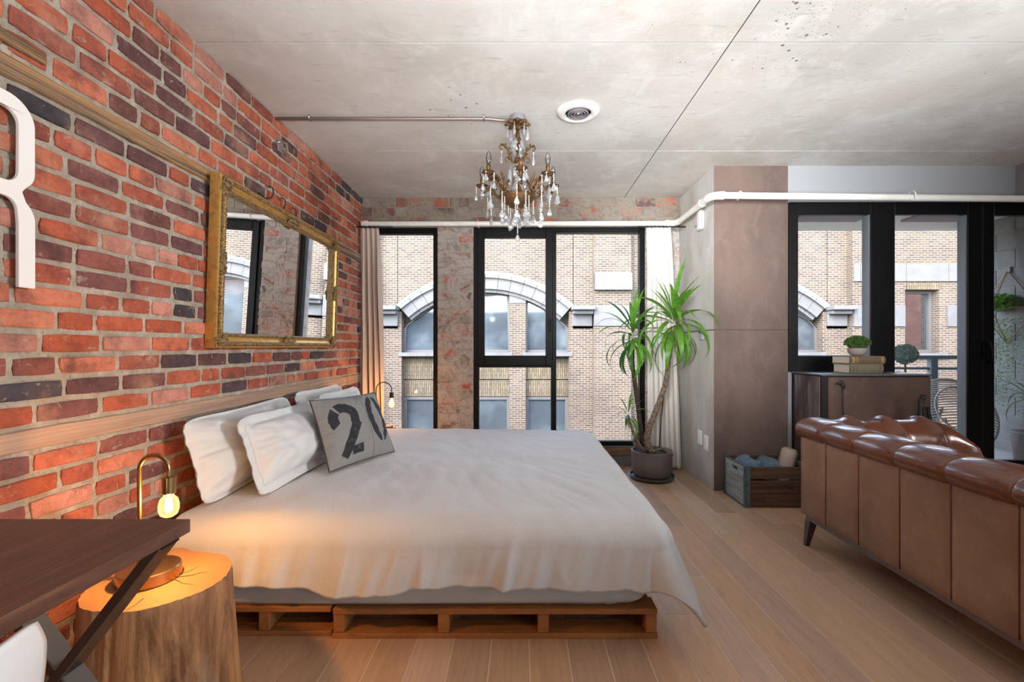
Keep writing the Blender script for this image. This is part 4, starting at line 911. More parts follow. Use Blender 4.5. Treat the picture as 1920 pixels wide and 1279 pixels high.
# ================================================================== mirror
mr_ = thing('wall_mirror', 'large landscape mirror in an ornate gilt frame hung on the brick wall', 'mirror', (LEFT+.012, 2.93, 1.14), rot=(0, math.radians(1.9), 0))
ML, MH = 1.44, .85
def mframe(pr, m, name):
    b = MB(); cs = [(-ML/2, 0), (ML/2, 0), (ML/2, MH), (-ML/2, MH)]; inw = [(1, 1), (-1, 1), (-1, -1), (1, -1)]
    vs = []
    for (cy_, cz_), (iy, iz) in zip(cs, inw):
        for (w, d) in pr: vs.append((d, cy_+iy*w, cz_+iz*w))
    k = len(pr); fs = [(i*k+j, i*k+(j+1), ((i+1) % 4)*k+j+1, ((i+1) % 4)*k+j) for i in range(4) for j in range(k-1)]
    return b.add(vs, fs).build(name, m, parent=mr_, org=(0,0,0), smooth=True, ang=30)
mframe([(0, 0), (.0, .042), (.004, .050), (.010, .052), (.014, .048)], M['gold'], 'outer_edge')
mframe([(.014, .046), (.018, .054), (.026, .056), (.032, .048)], M['gold_old'], 'bead_band')
mframe([(.032, .046), (.038, .040), (.048, .034), (.056, .034), (.060, .040)], M['gold'], 'cove')
mframe([(.060, .038), (.064, .042), (.070, .040), (.076, .026), (.078, .016)], M['gold_old'], 'inner_lip')
MB().box(.010, .018, -ML/2+.07, ML/2-.07, .07, MH-.07).build('mirror_glass', M['mirror'], parent=mr_, org=(0,0,0))
bd = MB()
def per(w, step):
    L1, L2 = ML-2*w, MH-2*w; out = []
    for (x0, z0, dx, dz, L_) in ((-L1/2, w, 1, 0, L1), (-L1/2, MH-w, 1, 0, L1), (-L1/2, w, 0, 1, L2), (L1/2, w, 0, 1, L2)):
        n = int(L_/step)
        for i in range(n+1): out.append((x0+dx*L_*i/n, z0+dz*L_*i/n))
    return out
for y, z in per(.022, .021): bd.ball((.055, y, z), .007, .0085, .0085, n=8, m=5)
bo_ = bd.build('beading', M['gold_old'], parent=mr_, org=(0,0,0), smooth=True, kind='stuff')
bd = MB()
for y, z in per(.068, .013): bd.ball((.041, y, z), .004, .0045, .0045, n=6, m=4)
bd.build('beading', M['gold_old'], parent=mr_, org=(0,0,0), smooth=True, kind='stuff')
def ornament(y0, z0, ry, rz, seed):
    r = random.Random(seed); b = MB()
    b.ball((.050, y0, z0), .016, ry*.35, rz*.35, n=10, m=6)
    for k in range(14):
        a = 2*PI*k/14; q = r.uniform(.5, .85); b.ball((.048+r.uniform(-.004, .006), y0+ry*q*math.cos(a), z0+rz*q*math.sin(a)), .009, ry*r.uniform(.13, .22), rz*r.uniform(.13, .22), n=8, m=5)
    for k in range(4):
        a = PI/4+PI/2*k; b.tube([(.05, y0+ry*q*math.cos(a+q*1.4), z0+rz*q*math.sin(a+q*1.4)) for q in (.2, .45, .7, .95, 1.1)], [.006, .006, .005, .004, .002], 6)
    b.build('ornament', M['gold_old'], parent=mr_, org=(0,0,0), smooth=True)
for i, (y, z) in enumerate(((-ML/2+.045, .045), (ML/2-.045, .045), (-ML/2+.045, MH-.045), (ML/2-.045, MH-.045))): ornament(y, z, .05, .05, i)
ornament(.0, .045, .09, .040, 9); ornament(.0, MH-.045, .09, .040, 10); ornament(-ML/2+.04, MH/2, .03, .07, 11); ornament(ML/2-.04, MH/2, .03, .07, 12)
# ================================================================== wall letter
lt = MB(); Yr, w_ = 1.415, .046
def arcp(cy, cz, r, a0, a1, n=10): return [(cy+r*math.cos(math.radians(a0+(a1-a0)*i/n)), cz+r*math.sin(math.radians(a0+(a1-a0)*i/n))) for i in range(n+1)]
zt, zm, zb_ = 1.893, 1.612, 1.325; yl = 1.10; r1 = .078; cuty = .036
outer = [(yl, zt)]+arcp(Yr-r1, zt-r1, r1, 90, 0)+arcp(Yr-.06, zm+.065, .06, 0, -52, 6)+[(Yr-.036, zm)]+arcp(Yr-.075, zm-.085, .075, 48, 0, 6)+[(Yr, zb_), (Yr-w_, zb_)]
inner = [(Yr-w_, zm-.095)]+arcp(Yr-.085, zm-.060, .036, 0, 90, 6)+[(yl, zm-.024), (yl, zm+.022), (Yr-.085, zm+.022)]+arcp(Yr-.082, zm+.058, .036, -90, 0, 6)+arcp(Yr-.085, zt-.085, .040, 0, 90, 6)+[(yl, zt-.045)]
lt.prism(outer+inner, LEFT+.028, LEFT+.040, lambda u, v, a: (a, u, v))
lo = lt.box(LEFT+.028, LEFT+.040, 1.055, yl+.001, zb_, zt).build('wall_letter', M['letter_white'], bevel=.0015)
tag(lo, 'tall white rounded letter mounted on the brick wall near its upper timber', 'letter')
for y, z in ((1.12, 1.80), (1.39, 1.50), (1.39, 1.75), (1.12, 1.40)): MB().tube([(LEFT+.0, y, z), (LEFT+.029, y, z)], .004, 8).build('standoff', M['chrome'], parent=lo)
# hooks and clamp on the wall
hk = thing('coat_hooks', 'three small curled iron hooks on the brick wall above the mirror', 'hooks', (LEFT+.01, 2.9, 2.06))
for i, (yy, zz) in enumerate(((2.72, 2.085), (2.86, 2.062), (3.0, 2.04))):
    MB().tube([(LEFT+.012, yy-.03, zz-.05), (LEFT+.02, yy, zz-.058), (LEFT+.035, yy+.035, zz-.045), (LEFT+.045, yy+.045, zz-.015), (LEFT+.045, yy+.035, zz+.015), (LEFT+.035, yy+.01, zz+.018)], .0045, 8).build('hook', M['iron'], parent=hk, smooth=True)
MB().tube([(LEFT+.014, 2.66, 2.04), (LEFT+.014, 2.86, 2.005), (LEFT+.014, 3.02, 1.985)], .005, 6).build('rail', M['iron'], parent=hk)
k_ = MB().box(LEFT+.008, LEFT+.02, 2.86, 2.93, 2.37, 2.46).tube([(LEFT+.02, 2.895, 2.44), (LEFT+.055, 2.895, 2.43), (LEFT+.06, 2.90, 2.39), (LEFT+.03, 2.90, 2.375)], .007, 8)
tag(k_.build('wall_clamp', M['chrome'], bevel=.002), 'small shiny metal clamp high on the brick wall below the conduit', 'clamp')
# ================================================================== ceiling fittings
CZ = CH
hx, hy = -.025, 2.86
cn = thing('ceiling_conduit', 'thin metal conduit running across the concrete ceiling to the chandelier', 'conduit', (-.8, hy, CZ))
MB().tube([(LEFT+.002, hy, CZ-.017), (-.95, hy, CZ-.017), (-.30, hy, CZ-.017), (-.20, hy, CZ-.018), (-.13, hy, CZ-.026), (hx-.045, hy, CZ-.028)], .0105, 10).build('tube', M['pipe_copper'], parent=cn, smooth=True)
for x in (-1.32, -.235): MB().tube([(x, hy-.024, CZ-.002), (x, hy-.013, CZ-.012), (x, hy-.012, CZ-.026), (x, hy, CZ-.030), (x, hy+.012, CZ-.026), (x, hy+.013, CZ-.012), (x, hy+.024, CZ-.002)], .004, 6).build('clip', M['chrome'], parent=cn, smooth=True)
vt = thing('ceiling_vent', 'round white ceiling vent with concentric rings beside the chandelier', 'vent', (.345, 2.80, CZ)); vc = (.345, 2.80, CZ)
MB().lathe([(.130, -.001), (.128, -.010), (.112, -.020), (.085, -.024), (.078, -.018), (.078, -.004)], vc, 48).build('ring', M['white_enamel'], parent=vt, smooth=True, ang=50)
MB().lathe([(0, -.004), (.079, -.004)], vc, 40).build('throat', M['vent_dark'], parent=vt)
for r0 in (.066, .048, .030): MB().lathe([(r0, -.010), (r0-.004, -.026), (r0-.009, -.022), (r0-.004, -.008)], vc, 40).build('louvre_ring', M['grey_box'], parent=vt, smooth=True)
MB().lathe([(0, -.034), (.010, -.032), (.018, -.022), (.018, -.010)], vc, 20).build('centre_cap', M['chrome'], parent=vt, smooth=True)
for k in range(3):
    a = k*2*PI/3+.5; MB().bar((vc[0], vc[1], CZ-.012), (vc[0]+.078*math.cos(a), vc[1]+.078*math.sin(a), CZ-.012), .005, .004).build('spoke', M['vent_dark'], parent=vt)
# ================================================================== chandelier
cd_ = thing('chandelier', 'ornate bronze chandelier with candle bulbs and hanging crystal drops', 'chandelier', (hx, hy, 1.80))
def hz_(py): return EH+(CY-py)*hy/F
H0 = (hx, hy, 0)
MB().lathe([(.046, CZ-.001), (.047, CZ-.030), (.044, CZ-.034), (0, CZ-.034)], H0, 28).build('ceiling_box', M['grey_box'], parent=cd_, smooth=True, ang=40)
def leafy(a, z): return 1+.28*math.cos(8*a)
MB().lathe([(0, CZ-.034), (.030, CZ-.036), (.060, CZ-.046), (.066, CZ-.058), (.045, CZ-.060), (.014, CZ-.072), (.010, CZ-.085), (0, CZ-.085)], H0, 64, mod=leafy).build('canopy', M['bronze'], parent=cd_, smooth=True)
def z_(cy_): return hz_(190+cy_/4.568)
MB().lathe([(.0, z_(215)), (.008, z_(215)), (.008, z_(270)), (.013, z_(276)), (.013, z_(305)), (.007, z_(312)), (.007, z_(480)), (.016, z_(485)), (.02, z_(500)), (.012, z_(540)), (.010, z_(560)), (.018, z_(575)), (.012, z_(600)), (.010, z_(700)), (.022, z_(715)), (.030, z_(780)), (.04, z_(800)), (0, z_(805))], H0, 20).build('centre_stem', M['bronze'], parent=cd_, smooth=True)
MB().lathe([(.012, z_(318)), (.030, z_(335)), (.042, z_(375)), (.042, z_(410)), (.032, z_(450)), (.018, z_(480))], H0, 28).build('glass_urn', M['crystal'], parent=cd_, smooth=True)
MB().lathe([(.014, z_(540)), (.026, z_(555)), (.030, z_(590)), (.020, z_(640)), (.016, z_(680)), (.034, z_(740)), (.040, z_(790)), (.02, z_(810))], H0, 28).build('glass_column', M['crystal'], parent=cd_, smooth=True)
MB().lathe([(0, z_(806)), (.100, z_(812)), (.113, z_(822)), (.108, z_(832)), (.085, z_(870)), (.055, z_(900)), (.030, z_(915)), (.018, z_(925)), (.024, z_(945)), (.018, z_(975)), (.008, z_(1000)), (0, z_(1010))], H0, 40, mod=lambda a, z: 1+.02*math.cos(20*a)).build('centre_bowl', M['bronze'], parent=cd_, smooth=True)
def leaf_bits(b, p, s, r, mi=0):
    for k in range(5):
        a = r.uniform(0, 2*PI); d = Vector((math.cos(a), math.sin(a)*.6, r.uniform(-.3, .8))).normalized()
        q = p+d*s; mid = p+d*s*.55+Vector((0, 0, s*.25)); b.tube([p, mid, q], [s*.22, s*.28, s*.04], 5)
def scroll_tube(cx_, cz_, r0, r1, a0, a1, n=14): return [(cx_+(r0+(r1-r0)*i/n)*math.cos(a0+(a1-a0)*i/n), cz_+(r0+(r1-r0)*i/n)*math.sin(a0+(a1-a0)*i/n)) for i in range(n+1)]
rr_ = random.Random(3)
def radial(az, pts, z0): return [Vector((hx+r*math.cos(az), hy+r*math.sin(az), z0+z)) for r, z in pts]
for k in range(4):      # upper scrolls
    az = PI*.0+k*PI/2+.12; zb0 = z_(520)
    b = MB(); L1 = [(.012, .0), (.030, -.002), (.045, .02), (.050, .045), (.062, .075), (.085, .10), (.104, .105), (.112, .088), (.102, .072), (.092, .078)]
    b.tube(radial(az, L1, zb0), [.006]*8+[.004, .003], 6); b.tube(radial(az, [(.045, .02), (.070, .028), (.078, .012), (.066, -.004), (.058, .004)], zb0), [.004]*4+[.003], 6)
    for i in (2, 3, 4, 5): leaf_bits(b, radial(az, [L1[i]], zb0)[0], .020, rr_)
    b.build('upper_scroll', M['bronze'], parent=cd_, smooth=True)
ARMS = [math.radians(-90+5), math.radians(-90+50), math.radians(-90+106), math.radians(95), math.radians(-90-105), math.radians(-90-46)]
drops = []
def teardrop(n=10): 
    return mesh_of(MB().lathe([(0, 0), (.12, -.10), (.16, -.22), (.34, -.52), (.42, -.72), (.36, -.88), (.18, -.98), (0, -1)], n=8), 'crystal_drop', M['crystal'], smooth=False)
td = teardrop(); bead = mesh_of(MB().ball((0,0,0), 1, n=8, m=6), 'bead', M['white_plastic'], smooth=True)
def strand(x, y, z0, nb, L_, wd=1.0, br=.0042):
    b = MB(); z = z0
    for i in range(nb): b.ball((x, y, z-.0045-i*.0105), br, n=8, m=6)
    z = z0-nb*.0105
    b.build('bead_strand', M['crystal_bead'], parent=cd_, smooth=True) if nb else None
    inst(td, 'crystal_drop', cd_, (x, y, z-.002), rot=(0, 0, rr_.uniform(0, 3)), scale=(L_*wd, L_*wd*.5, L_))
M['crystal_bead'] = mat('crystal_bead', c('#e3dcd6'), .15, coat=.5)
for k, az in enumerate(ARMS):
    t_ = Vector((math.cos(az), math.sin(az), 0)); zb0 = z_(780)
    L1 = [(.03, .0), (.07, -.025), (.115, -.028), (.150, .0), (.165, .035), (.195, .04), (.222, .015), (.235, .03), (.235, .048)]
    L1 = [(r, z) for r, z in L1]
    b = MB(); pp = radial(az, L1, zb0); sm = []
    for i in range(len(pp)-1):
        P0, P1, P2, P3 = pp[max(i-1, 0)], pp[i], pp[i+1], pp[min(i+2, len(pp)-1)]
        for r in (0, .25, .5, .75): sm.append(.5*((2*P1)+(-P0+P2)*r+(2*P0-5*P1+4*P2-P3)*r*r+(-P0+3*P1-3*P2+P3)*r**3))
    sm.append(pp[-1]); b.tube(sm, .0065, 7)
    for i in (4, 8, 12, 15, 18, 22): leaf_bits(b, sm[i], .028, rr_)
    # tall inner leaf
    b.tube(radial(az, [(.11, -.01), (.105, .03), (.118, .06), (.135, .085), (.14, .10)], zb0), [.006, .009, .008, .005, .001], 6)
    b.tube(radial(az, [(.10, .0), (.085, .04), (.075, .06), (.065, .045)], zb0), [.006, .007, .005, .002], 6)
    ar = b.build('candle_arm', M['bronze'], parent=cd_, smooth=True)
    q = (hx+.235*math.cos(az), hy+.235*math.sin(az), zb0+.044)
    MB().lathe([(0, 0), (.012, 0), (.030, .010), (.040, .018), (.039, .020), (.010, .008), (.008, .022), (0, .022)], q, 24, mod=lambda a, z: 1+.04*math.cos(10*a)).build('drip_pan', M['bronze'], parent=ar)
    MB().lathe([(0, .014), (.007, .014), (.009, .034), (.012, .036), (.012, .066), (.010, .068), (0, .068)], q, 16).build('candle_sleeve', M['bronze'], parent=ar, smooth=True)
    MB().lathe([(.006, .066), (.013, .080), (.0165, .098), (.0145, .120), (.008, .138), (.001, .147), (0, .148)], q, 16).build('bulb', M['bulb_glass'], parent=ar, smooth=True)
    MB().tube([(q[0], q[1], q[2]+.068), (q[0]+.002, q[1], q[2]+.10), (q[0]-.002, q[1], q[2]+.085)], .0008, 4).build('wick', M['bronze'], parent=ar)
    for j in range(4):
        a2 = az+j*2*PI/4+.4; x = q[0]+.036*math.cos(a2); y = q[1]+.036*math.sin(a2)
        strand(x, y, q[2]+.014, rr_.choice([1, 3, 5]), rr_.choice([.040, .045, .052]), .9)
    # swags between arms and bowl
    for j, (r, nb, L_) in enumerate(((.205, 7, .056), (.165, 10, .054), (.10, 9, .052))):
        aa = az+(.22 if j == 1 else -.1); strand(hx+r*math.cos(aa), hy+r*math.sin(aa), zb0-.040+(.03 if j < 1 else .0), nb, L_, .95)
for k in range(6):
    a = k*PI/3+.3; strand(hx+.06*math.cos(a), hy+.06*math.sin(a), z_(900), 5+k % 3, .058, .95)
strand(hx, hy, z_(1005), 9, .045, 1)
for k in range(6):
    a = k*PI/3+.2; strand(hx+.062*math.cos(a), hy+.062*math.sin(a), CZ-.058, 0, .085, .35)
    a += .5; strand(hx+.055*math.cos(a), hy+.055*math.sin(a), z_(560), 0, .12, .28)
for k in range(4):
    a = k*PI/2+.12; strand(hx+.10*math.cos(a), hy+.10*math.sin(a), z_(430), 2, .060, .4)
# ================================================================== heating pipe and curtains
pp = thing('heating_pipe', 'white painted pipe running above the windows and around the concrete column', 'pipe', (0, 4.3, 2.3))
PY = 4.30; pr_ = .0235
def seg(a, b2, r=.0235): MB().tube([a, b2], r, 20).build('pipe_run', M['white_enamel'], parent=pp, smooth=True, ang=50)
zP = 2.302
seg((-1.50, PY, zP-.004), (1.385, PY, zP)); seg((1.452, PY-.06, zP+.0), (1.452, 3.57, zP), .0255); seg((1.52, 3.505, zP), (5.0, 3.505, zP-.038), .0255)
def elbow(p, d1, d2, r=.031): 
    p = Vector(p); d1 = Vector(d1); d2 = Vector(d2); pts = []
    a = p+d1; b2 = p+d2
    for i in range(9): t = i/8; pts.append(a*(1-t)**2+p*2*t*(1-t)+b2*t*t)
    MB().tube(pts, r, 18).build('elbow', M['white_enamel'], parent=pp, smooth=True, ang=50)
elbow((1.452, PY, zP), (-.075, 0, 0), (0, -.075, 0), .028); elbow((1.452, 3.505, zP), (0, .075, 0), (.075, 0, 0), .030)
for p, ax in (((1.36, PY, zP), 'x'), ((1.452, 3.70, zP), 'y'), ((1.53, 3.505, zP), 'x'), ((-1.46, PY, zP-.004), 'x')):
    d = Vector((.016, 0, 0)) if ax == 'x' else Vector((0, .016, 0)); p = Vector(p); MB().tube([p-d, p+d], .032, 18).build('collar', M['white_enamel'], parent=pp, smooth=True, ang=50)
for p in ((1.665, 3.505), (2.98, 3.505)):
    MB().tube([(p[0], p[1]+.036*math.cos(t), zP-.005+.036*math.sin(t)) for t in [i*PI/10-.6 for i in range(15)]]+[(p[0], 3.645, zP+.036)], .005, 6).build('hanger_ring', M['white_enamel'], parent=pp, smooth=True)
MB().tube([(-.41, PY+.031*math.cos(t), zP+.031*math.sin(t)) for t in [i*2*PI/16 for i in range(16)]], .004, 6, closed=True).build('hanger_ring', M['white_enamel'], parent=pp, smooth=True)
MB().box(-.42, -.40, PY+.02, BACK+.005, zP-.01, zP+.01).box(1.28, 1.30, PY+.02, BACK+.005, zP-.01, zP+.01).box(-1.40, -1.38, PY+.02, BACK+.005, zP-.01, zP+.01).build('wall_bracket', M['white_enamel'], parent=pp)
rd = MB().tube([(LEFT, 4.27, 2.262), (-1.2, 4.27, 2.262)], .006, 8).build('curtain_rod', M['iron'], smooth=True); tag(rd, 'short thin rod holding the dusky curtain in the brick corner', 'rod')
rd2 = MB().tube([(1.08, 4.27, 2.262), (1.528, 4.27, 2.262)], .006, 8).build('curtain_rod', M['iron'], smooth=True); tag(rd2, 'short thin rod holding the white curtain beside the concrete column', 'rod')
def curtain(label, x0t, x1t, x0b, x1b, yc, ztop, zbot, nf, m, seed, amp=.032):
    t = thing('curtain', label, 'curtain', ((x0t+x1t)/2, yc, zbot), 'curtains beside the back windows')
    def f(u, v):
        z = ztop+(zbot-ztop)*v; k = v**.8; x0 = x0t+(x0b-x0t)*k; x1 = x1t+(x1b-x1t)*k
        ph = 2*PI*nf*u+.5*math.sin(v*2.5+seed)+.9*nz(u*3+seed, v*1.5); a = amp*(.45+.55*min(1, v*5))*(.8+.4*nz(u*5, seed))
        return (x0+(x1-x0)*u+.012*math.sin(ph*2+v)*(.5+v), yc+a*math.sin(ph)+.01*nz(u*6, v*5, seed), z)
    MB().grid(f, 150, 90).build('cloth', m, parent=t, smooth=True, solid=.002, fixn=False)
    for i in range(nf+1):
        x = x0t+(x1t-x0t)*i/nf; MB().tube([(x, 4.27+.012*math.cos(q), 2.262+.012*math.sin(q)) for q in [j*2*PI/10 for j in range(10)]], .0018, 5, closed=True).build('curtain_ring', M['iron'], parent=t, smooth=True)
    return t
curtain('dusky beige curtain hanging in the corner by the brick wall', -1.505, -1.335, -1.50, -1.262, 4.27, 2.25, .03, 4, M['curtain_warm'], 2.0)
curtain('long white curtain hanging behind the yucca beside the concrete column', 1.165, 1.385, 1.19, 1.475, 4.27, 2.255, .02, 6, M['curtain'], 5.0, .035)
# ================================================================== column fittings
for (yy, zz, lb) in ((3.925, .372, 'farther'), (3.79, .352, 'nearer')):
    o = MB().box(1.520, 1.530, yy-.038, yy+.038, zz-.06, zz+.06).build('wall_plate', M['white_plastic'], bevel=.003)
    tag(o, 'white wall plate low on the concrete column, the '+('one beside the curtain' if lb == 'farther' else 'one beside the column corner'), 'wall plate')
    MB().box(1.517, 1.521, yy-.018, yy+.018, zz-.034, zz+.034).build('rocker', M['white_enamel'], parent=o, bevel=.001)
th = MB().box(1.505, 1.530, 3.83, 3.90, 1.205, 1.315).build('thermostat', M['thermostat'], bevel=.004); tag(th, 'small grey thermostat on the column side behind the yucca leaves', 'thermostat')
MB().box(1.5035, 1.5055, 3.842, 3.888, 1.262, 1.30).build('display', M['vent_dark'], parent=th)
al = MB().box(1.490, 1.530, 3.84, 3.91, 2.135, 2.295).build('strobe_alarm', M['white_enamel'], bevel=.012, seg=3); tag(al, 'small white wall alarm high on the side of the concrete column', 'alarm')
MB().lathe([(0, .035), (.012, .034), (.020, .018), (.022, 0)], (1.515, 3.925, 2.20), 16, M=Matrix.Rotation(-PI/2, 4, 'Y')).build('lens', M['crystal'], parent=al, smooth=True)
# ================================================================== yucca
px_, py_ = 1.135, 4.00
yc_ = thing('potted_yucca', 'tall yucca with three canes of long green leaves in a grey pot', 'plant', (px_, py_, 0))
MB().lathe([(0, .034), (.155, .034), (.162, .045), (.172, .14), (.174, .245), (.164, .247), (.160, .225), (0, .222)], (px_, py_, 0), 48).build('pot', M['pot'], parent=yc_, smooth=True, ang=40)
MB().lathe([(0, .002), (.165, .002), (.188, .014), (.192, .036), (.184, .036), (.178, .018), (0, .014)], (px_, py_, 0), 48).build('saucer', M['saucer'], parent=yc_, smooth=True, ang=40)
MB().lathe([(0, .232), (.10, .234), (.158, .226)], (px_, py_, 0), 40, mod=lambda a, z: 1+.0*a).build('soil', M['soil'], parent=yc_, smooth=True)
def PP(x, y, Y): return P(x, y, Y)
def smooth_path(pts, k=5):
    pts = [Vector(p) for p in pts]; out = []
    for i in range(len(pts)-1):
        P0, P1, P2, P3 = pts[max(i-1, 0)], pts[i], pts[i+1], pts[min(i+2, len(pts)-1)]
        for j in range(k): r = j/k; out.append(.5*((2*P1)+(-P0+P2)*r+(2*P0-5*P1+4*P2-P3)*r*r+(-P0+3*P1-3*P2+P3)*r**3))
    out.append(pts[-1]); return out
def cane(pts, r0, r1, m):
    q = smooth_path(pts, 8); n = len(q); MB().tube(q, [(r0+(r1-r0)*i/(n-1))*(1+.10*math.sin(i*2.3)+.06*nz(i*.9, r0)) for i in range(n)], 10).build('cane', m, parent=yc_, smooth=True)
    return q[-1]
c1 = cane([PP(1216, 842, 4.0), PP(1206, 826, 4.0), PP(1201, 800, 4.02), PP(1196, 760, 4.02), PP(1190, 715, 4.02), PP(1186, 680, 4.02), PP(1186, 640, 4.02)], .024, .016, M['bark_dark'])
c2 = cane([PP(1224, 848, 3.92), PP(1214, 832, 3.93), PP(1216, 806, 3.94), PP(1230, 770, 3.95), PP(1246, 725, 3.95), PP(1252, 690, 3.95), PP(1257, 650, 3.95), PP(1263, 612, 3.95)], .030, .017, M['bark'])
c3 = cane([PP(1208, 846, 3.96), PP(1196, 828, 3.96), PP(1184, 802, 3.96), PP(1178, 778, 3.96)], .014, .009, M['bark'])
cane([PP(1212, 846, 3.98), PP(1200, 838, 3.98), PP(1190, 830, 3.99), PP(1197, 812, 4.0)], .022, .016, M['bark'])
cane([PP(1232, 846, 4.03), PP(1246, 842, 3.97), PP(1256, 852, 3.93), PP(1262, 853, 3.93)], .016, .011, M['bark'])
MB().tube([PP(1236, 845, 4.05), PP(1240, 780, 4.06), PP(1249, 700, 4.06), PP(1256, 655, 4.05)], .006, 8).build('support_stake', M['bark_dark'], parent=yc_, smooth=True)
def leaf_mesh(droop, curl, m):
    b = MB(); n = 14; vs = []; fs = []
    x = z = 0; a = 0
    for i in range(n+1):
        t = i/n; w = .5*(min(1, t/.12)**.6*.55+.45*min(1, t/.4))*(1-max(0, (t-.45)/.55)**1.7)
        w = max(w, .02); sw = curl*t*t
        nx_, nz2 = -math.sin(a), math.cos(a)
        vs += [(x+nx_*.25*w*.07, sw-w*.07, z+nz2*.25*w*.07), (x, sw, z), (x+nx_*.25*w*.07, sw+w*.07, z+nz2*.25*w*.07)]
        x += math.cos(a)/n; z += math.sin(a)/n; a -= droop*(.3+1.4*t)/n
    for i in range(n): fs += [(3*i, 3*i+1, 3*i+4, 3*i+3), (3*i+1, 3*i+2, 3*i+5, 3*i+4)]
    b.add(vs, fs); return mesh_of(b, 'leaf', m, smooth=True, fixn=False)
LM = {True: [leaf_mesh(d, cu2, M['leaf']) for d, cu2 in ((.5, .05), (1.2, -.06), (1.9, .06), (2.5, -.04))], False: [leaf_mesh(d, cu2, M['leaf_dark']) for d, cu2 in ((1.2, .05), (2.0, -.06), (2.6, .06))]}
lr = random.Random(21)
def rosette(cen, n, L_, e0, e1, darkside=0.0, rise=.16, avoid=True, droopy=1.0):
    for i in range(n):
        t = i/(n-1); az = i*2.39996+lr.uniform(-.25, .25); el = math.radians(e0+(e1-e0)*t+lr.uniform(-8, 8))
        ln = L_*lr.uniform(.78, 1.12)*(1 if t > .25 else .85)
        if avoid and math.cos(az) > .55 and math.sin(az) > -.3: az -= 1.4
        if math.sin(az) > .5: ln *= .75
        if math.cos(az) > .8: ln *= .9
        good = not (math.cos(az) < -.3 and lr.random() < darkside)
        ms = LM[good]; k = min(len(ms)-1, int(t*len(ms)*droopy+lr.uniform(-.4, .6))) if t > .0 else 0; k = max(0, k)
        p = Vector(cen)+Vector((0, 0, rise*(1-t)-.02))+Vector((math.cos(az), math.sin(az), 0))*.012
        tw_ = lr.uniform(-.3, .3); sc = (ln, ln*lr.uniform(1.15, 1.6), ln)
        for tr in range(40):
            Mx = Matrix.Translation(p) @ Matrix.Rotation(az, 4, 'Z') @ Matrix.Rotation(-el, 4, 'Y') @ Matrix.Rotation(tw_, 4, 'X') @ Matrix.Diagonal((*sc, 1))
            pts = [Mx @ v.co for v in list(ms[k].vertices)[::6]]
            if not any((q.x > 1.50 and q.y > 3.63) or q.y > 4.40 or (q.x > 1.15 and q.y > 4.215) for q in pts): break
            az += .45 if tr % 2 else -.9; el = min(el+.05, 1.35)
            if tr > 12: sc = (sc[0]*.95,)*3
        else: continue
        o = inst(ms[k], 'leaf', yc_, p, rot=(tw_, -el, az), scale=sc)
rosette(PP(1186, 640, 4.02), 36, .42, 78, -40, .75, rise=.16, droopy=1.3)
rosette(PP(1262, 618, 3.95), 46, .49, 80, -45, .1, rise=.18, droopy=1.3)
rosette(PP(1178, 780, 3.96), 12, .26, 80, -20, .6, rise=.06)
# ================================================================== crate with cloths
cr = thing('wooden_crate', 'weathered wooden crate with steel edges and stamped lettering, standing by the concrete column', 'crate', (1.83, 3.43, 0))
X0, X1, Y0, Y1 = 1.592, 2.075, 3.258, 3.605
for i, (z0, z1) in enumerate(((.008, .095), (.099, .186))): 
    for xx in (X0, X1-.016): MB().box(xx, xx+.016, Y0+.018, Y1-.018, z0, z1).build('end_board', M['crate_end'], parent=cr, bevel=.0015)
for xx in (X0, X1-.016):
    ya, yb = Y0+.018, Y1-.018; ym = (ya+yb)/2; hw, hh, zc = .052, .0155, .245
    b = MB(); o_ = [(ya, .190), (ya, .292), (yb, .292), (yb, .190)]
    hole = [(ym+hw*math.copysign(1, math.cos(t))*1+hh*math.cos(t)-hh*math.copysign(1, math.cos(t)), zc+hh*math.sin(t)) for t in [-PI/2+.001+2*PI*k/16 for k in range(16)]]
    # ring of quads between the board outline and the slot
    out_ = []
    for (hy_, hz2) in hole:
        dy, dz = hy_-ym, hz2-zc; k = min((yb-ym)/abs(dy) if abs(dy) > 1e-6 else 9, ((.292-zc) if dz > 0 else (zc-.190))/abs(dz) if abs(dz) > 1e-6 else 9); out_.append((ym+dy*k, zc+dz*k))
    n = 16; vs = [(xx, *p) for p in out_]+[(xx, *p) for p in hole]+[(xx+.016, *p) for p in out_]+[(xx+.016, *p) for p in hole]; fs = []
    for k in range(n):
        q = (k+1) % n; fs += [(k, q, n+q, n+k), (2*n+k, 3*n+k, 3*n+q, 2*n+q), (n+k, n+q, 3*n+q, 3*n+k), (k, 2*n+k, 2*n+q, q)]
    b.add(vs, fs)
    for (cy2, cz2) in o_:      # corners of the board
        e = sorted(range(n), key=lambda k: math.dist(out_[k], (cy2, cz2)))[:2]; b.add([(xx, cy2, cz2), (xx, *out_[e[0]]), (xx, *out_[e[1]])], [(0, 1, 2)])
    b.build('end_board', M['crate_end'], parent=cr, fixn=True)
for yy in (Y0, Y1-.012):
    for z0, z1 in ((.008, .098), (.103, .192), (.206, .290)): MB().box(X0+.006, X1-.006, yy, yy+.012, z0, z1).build('side_board', M['crate_dark'], parent=cr, bevel=.0015)
MB().box(X0+.01, X1-.01, Y0+.012, Y1-.012, .004, .016).build('bottom_board', M['crate_dark'], parent=cr)
